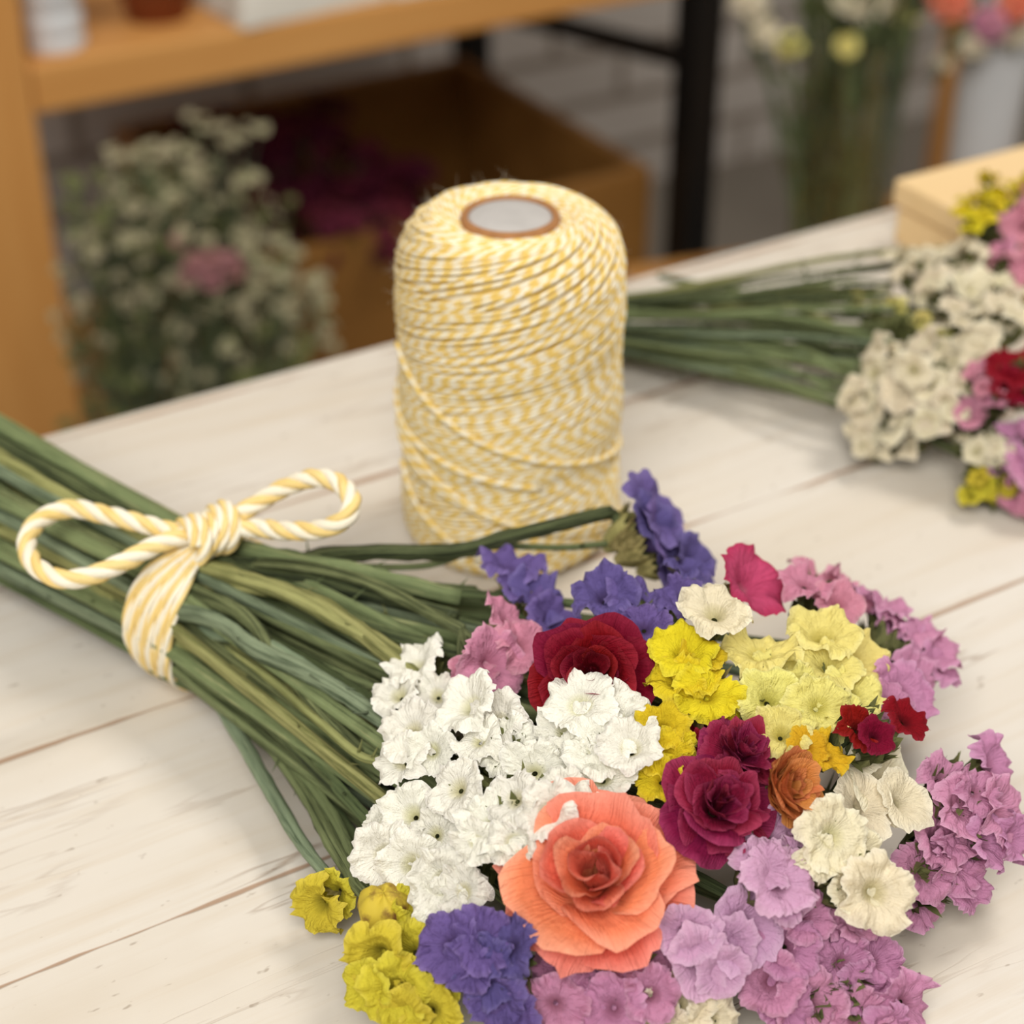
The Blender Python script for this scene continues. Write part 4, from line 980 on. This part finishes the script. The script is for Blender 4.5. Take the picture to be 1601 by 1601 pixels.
# ------------------------------------------------------------------ bench with vases behind the table
vz = 0.31
vp = at_y(1312, 330, 1.52); vp = V((vp.x, vp.y, vz)); wp = at_y(1540, 200, 1.56); wp = V((wp.x, wp.y, vz))
bd = (wp - vp); ba_ = atan2(bd.y, bd.x)
be = thing('low_bench', 'low wooden bench carrying the vases behind the table', 'bench', None, V((vp.x, vp.y, 0)), ba_)
mb = MB(); mb.box((-0.16, -0.11, vz - 0.03), (0.42, 0.14, vz)); mb.obj('seat', WOOD, be, False, 0.003)
for x in (-0.13, 0.39):
    for y in (-0.085, 0.115):
        mb = MB(); mb.box((x - 0.02, y - 0.02, 0), (x + 0.02, y + 0.02, vz - 0.03)); mb.obj('leg', WOODV, be, False)
t = NT('vase glass'); o = t.n('ShaderNodeOutputMaterial'); gl = t.n('ShaderNodeBsdfGlossy'); gl.inputs['Roughness'].default_value = 0.04
tr = t.n('ShaderNodeBsdfTransparent'); tr.inputs[0].default_value = (0.9, 0.95, 0.92, 1); lw = t.n('ShaderNodeLayerWeight'); lw.inputs[0].default_value = 0.25
mx = t.n('ShaderNodeMixShader'); t.l(t.math('MULTIPLY', lw.outputs[1], 0.35), mx.inputs[0]); t.l(tr.outputs[0], mx.inputs[1]); t.l(gl.outputs[0], mx.inputs[2]); t.l(mx.outputs[0], o.inputs[0]); GLASS = t.m
VH = 0.262
va = thing('glass_vase', 'clear glass vase of white flowers on the bench behind the table', 'vase', None, vp)
mb = MB(); mb.lathe([(0.0005, 0.0), (0.040, 0.0), (0.0425, 0.004), (0.0455, VH), (0.0435, VH), (0.0405, 0.008), (0.0005, 0.008)], 56, cap=False); mb.obj('glass', GLASS, va)
wv = thing('tall_vase', 'tall plain white vase of coral and pink flowers behind the wooden box', 'vase', None, wp)
WH = 0.40
mb = MB(); mb.lathe([(0.0005, 0.0), (0.026, 0.0), (0.028, 0.003), (0.0345, WH - 0.002), (0.034, WH), (0.032, WH - 0.002), (0.026, 0.01), (0.0005, 0.01)], 48, cap=False); mb.obj('body', CERAM, wv)

def vase_flower(label, key, group, pot, head, foot, R, nb, seed, style='flor', mat=STEM, dirn=(0, -0.5, 0.8), sp=0.5, leaves=3, r0=0.0028):
    rr = random.Random(seed); root = thing('vase_flower', label, 'flower', group, foot)
    mb = MB(); path = [q - foot for q in spline([foot, foot.lerp(head, 0.45) + V((0, 0, 0.004)), head - V((0, 0, R * 0.8)), head], 7)]
    mb.tube(path, r0, 6)
    for k in range(leaves):
        i = rr.randrange(4, len(path) - 3); p = path[i]; a = rr.uniform(0, 6.28); d = V((cos(a) * 0.6, sin(a) * 0.6, 0.9)); w = V((-sin(a), cos(a), 0)); L = rr.uniform(0.03, 0.055)
        rows = []
        for q in range(7):
            f = q / 6; c = p + d * L * f + V((0, 0, -0.02 * f * f)); wd = 0.009 * sin(pi * min(1, f * 0.94 + 0.03))
            rows += [c - w * wd, c + V((0, 0, -0.001)), c + w * wd]
        mb.grid(rows, 7, 3, lambda i, j: (i * 0.01, j * 0.3))
    mb.obj('stem', mat, root)
    pool = {'small': SMALLF, 'flor': FLOR}[style]; D = V(dirn).normalized()
    for k in range(nb):
        d = (D + V((rr.gauss(0, 1), rr.gauss(0, 1), rr.gauss(0, 0.7))) * sp).normalized()
        put('blossom', pool[rr.randrange(len(pool))], MX(head + d * R * (0.2 if nb > 1 else 0), d, rr.uniform(0, 6), R * (0.75 if nb > 1 else 1)), root, PET[key])
def inv(a, r=0.03): return vp + V((cos(a) * r, sin(a) * r, 0.012))
Y0 = vp.y
VF = [('white double flower over the middle of the glass vase', 'cream', 1345, 8, 0.030, 6, 'flor', Y0 - 0.02), ('white flower at the outer side of the glass vase, next to the black leg', 'cream', 1170, 12, 0.018, 5, 'flor', Y0 - 0.03),
      ('creamy white flower spilling beside the glass vase toward the black leg', 'cream', 1195, 55, 0.015, 4, 'flor', Y0 - 0.04), ('pale filler flower low at the neck of the glass vase', 'lemon', 1235, 75, 0.014, 6, 'small', Y0 - 0.05),
      ('yellowish green flower among the leaves of the glass vase', 'lemon', 1420, 25, 0.014, 5, 'small', Y0), ('pale greenish flower tucked under the white double one', 'lemon', 1325, 75, 0.013, 5, 'small', Y0 - 0.05)]
for i, (lb, key, u, v, R, nb, stl, y) in enumerate(VF):
    vase_flower(lb, key, 'flowers in the glass vase', vp, at_y(u, v, y), inv(i * 1.05 + 0.3), R, nb, 3000 + i, stl, STEM if i % 2 else STEMB, leaves=3)
for i in range(24):
    rr = random.Random(3100 + i); a = 2 * pi * i / 24; foot = inv(a + 0.4, 0.014 + 0.021 * (i % 3) / 2); hd = vp + V((cos(a) * 0.05 * rr.uniform(0.4, 1.3), sin(a) * 0.05 * rr.uniform(0.4, 1.2), VH + rr.uniform(0.05, 0.14)))
    root = thing('leafy_stalk', 'green leafy stem standing in the glass vase', 'stem', 'leafy stems in the glass vase', foot)
    mb = MB(); path = [q - foot for q in spline([foot, foot.lerp(hd, 0.5), hd], 8)]; mb.tube(path, 0.0033, 6); mb.obj('stem', STEM if i % 2 else STEMD, root)
    for k in range(6):
        mb = MB(); pt = path[rr.randrange(4, len(path))]; b = rr.uniform(0, 6.28); d = V((cos(b) * 0.45, sin(b) * 0.45, 0.9)); w = V((-sin(b), cos(b), 0)); L = rr.uniform(0.04, 0.07); rows = []
        if (V((pt.x, pt.y, 0)) + V((foot.x - vp.x, foot.y - vp.y, 0))).length > 0.02 and pt.z < VH: d = V((0, 0, 1)); L = 0.04
        for q in range(7):
            f = q / 6; c = pt + d * L * f + V((0, 0, -0.018 * f * f)); wd = 0.010 * sin(pi * min(1, f * 0.94 + 0.03)); rows += [c - w * wd, c + V((0, 0, -0.0015)), c + w * wd]
        mb.grid(rows, 7, 3, lambda i, j: (i * 0.01, j * 0.3)); mb.obj('leaf', STEM if k % 2 else STEMD, root)
WF = [('coral flower above the tall white vase, nearest the glass vase', 'coral', 1482, 5, 0.024, 6), ('pink-coral flower drooping over the rim of the tall white vase', 'rose', 1548, 38, 0.018, 6),
      ('dusty coral flower at the outer side of the tall white vase', 'coral', 1590, 12, 0.022, 6), ('white flower hanging beside the tall white vase', 'cream', 1520, 75, 0.014, 5), ('white flower at the outer rim of the tall white vase', 'cream', 1590, 60, 0.016, 5),
      ('white flower low between the two vases', 'cream', 1468, 105, 0.012, 4)]
for i, (lb, key, u, v, R, nb) in enumerate(WF):
    a = i * 1.1; vase_flower(lb, key, 'flowers in the tall white vase', wp, at_y(u, v, wp.y - 0.045 - 0.01 * (i % 2)), wp + V((cos(a) * 0.012, sin(a) * 0.012, 0.33)), R, nb, 3300 + i, 'flor', STEMD, leaves=1, r0=0.0016)

# wooden rack leaning on the wall behind the vases
rk = thing('wooden_rack', 'narrow wooden rack of thin posts standing by the wall behind the vases', 'rack', None, along(0, 0, 0), EA)
px = at_y(1474, 200, 2.2); A_ = (px - edgeA).dot(d1); O_ = (px - edgeA).dot(d2)
rk.location = along(A_, O_, 0)
for x in (0.0, -0.105):
    mb = MB(); mb.box((x - 0.011, -0.011, 0), (x + 0.011, 0.011, 1.3)); mb.obj('post', WOODV, rk, False, 0.001)
for z in (0.12, 0.42, 0.95, 1.25):
    mb = MB(); mb.box((-0.0938, -0.008, z), (-0.0112, 0.008, z + 0.02)); mb.obj('rung', WOOD, rk, False, 0.001)

# ------------------------------------------------------------------ light: soft daylight in the room and a big lamp panel overhead, behind the bouquets; an added fill from the camera side
w = bpy.data.worlds.new('room light'); scene.world = w; w.use_nodes = True
bg = w.node_tree.nodes['Background']; bg.inputs[0].default_value = (1.0, 0.95, 0.88, 1); bg.inputs[1].default_value = 0.32
def area(name, loc, target, size, power, col=(1, 0.95, 0.88), sy=None):
    l = bpy.data.lights.new(name, 'AREA'); l.energy = power; l.size = size; l.color = col
    if sy: l.shape = 'RECTANGLE'; l.size_y = sy
    o = bpy.data.objects.new(name, l); COL.objects.link(o); o.location = loc
    o.rotation_euler = (V(target) - V(loc)).to_track_quat('-Z', 'Y').to_euler(); return o
area('ceiling_or_fill_light', (0.75, 1.05, 2.35), (0.05, 0.42, TZ), 0.5, 16)
area('ceiling_or_fill_light', (-0.25, -0.8, 2.15), (-0.05, 0.5, 0.75), 1.1, 35, (1, 0.97, 0.92))  # added fill above and behind the camera, brightens spool front and flowers
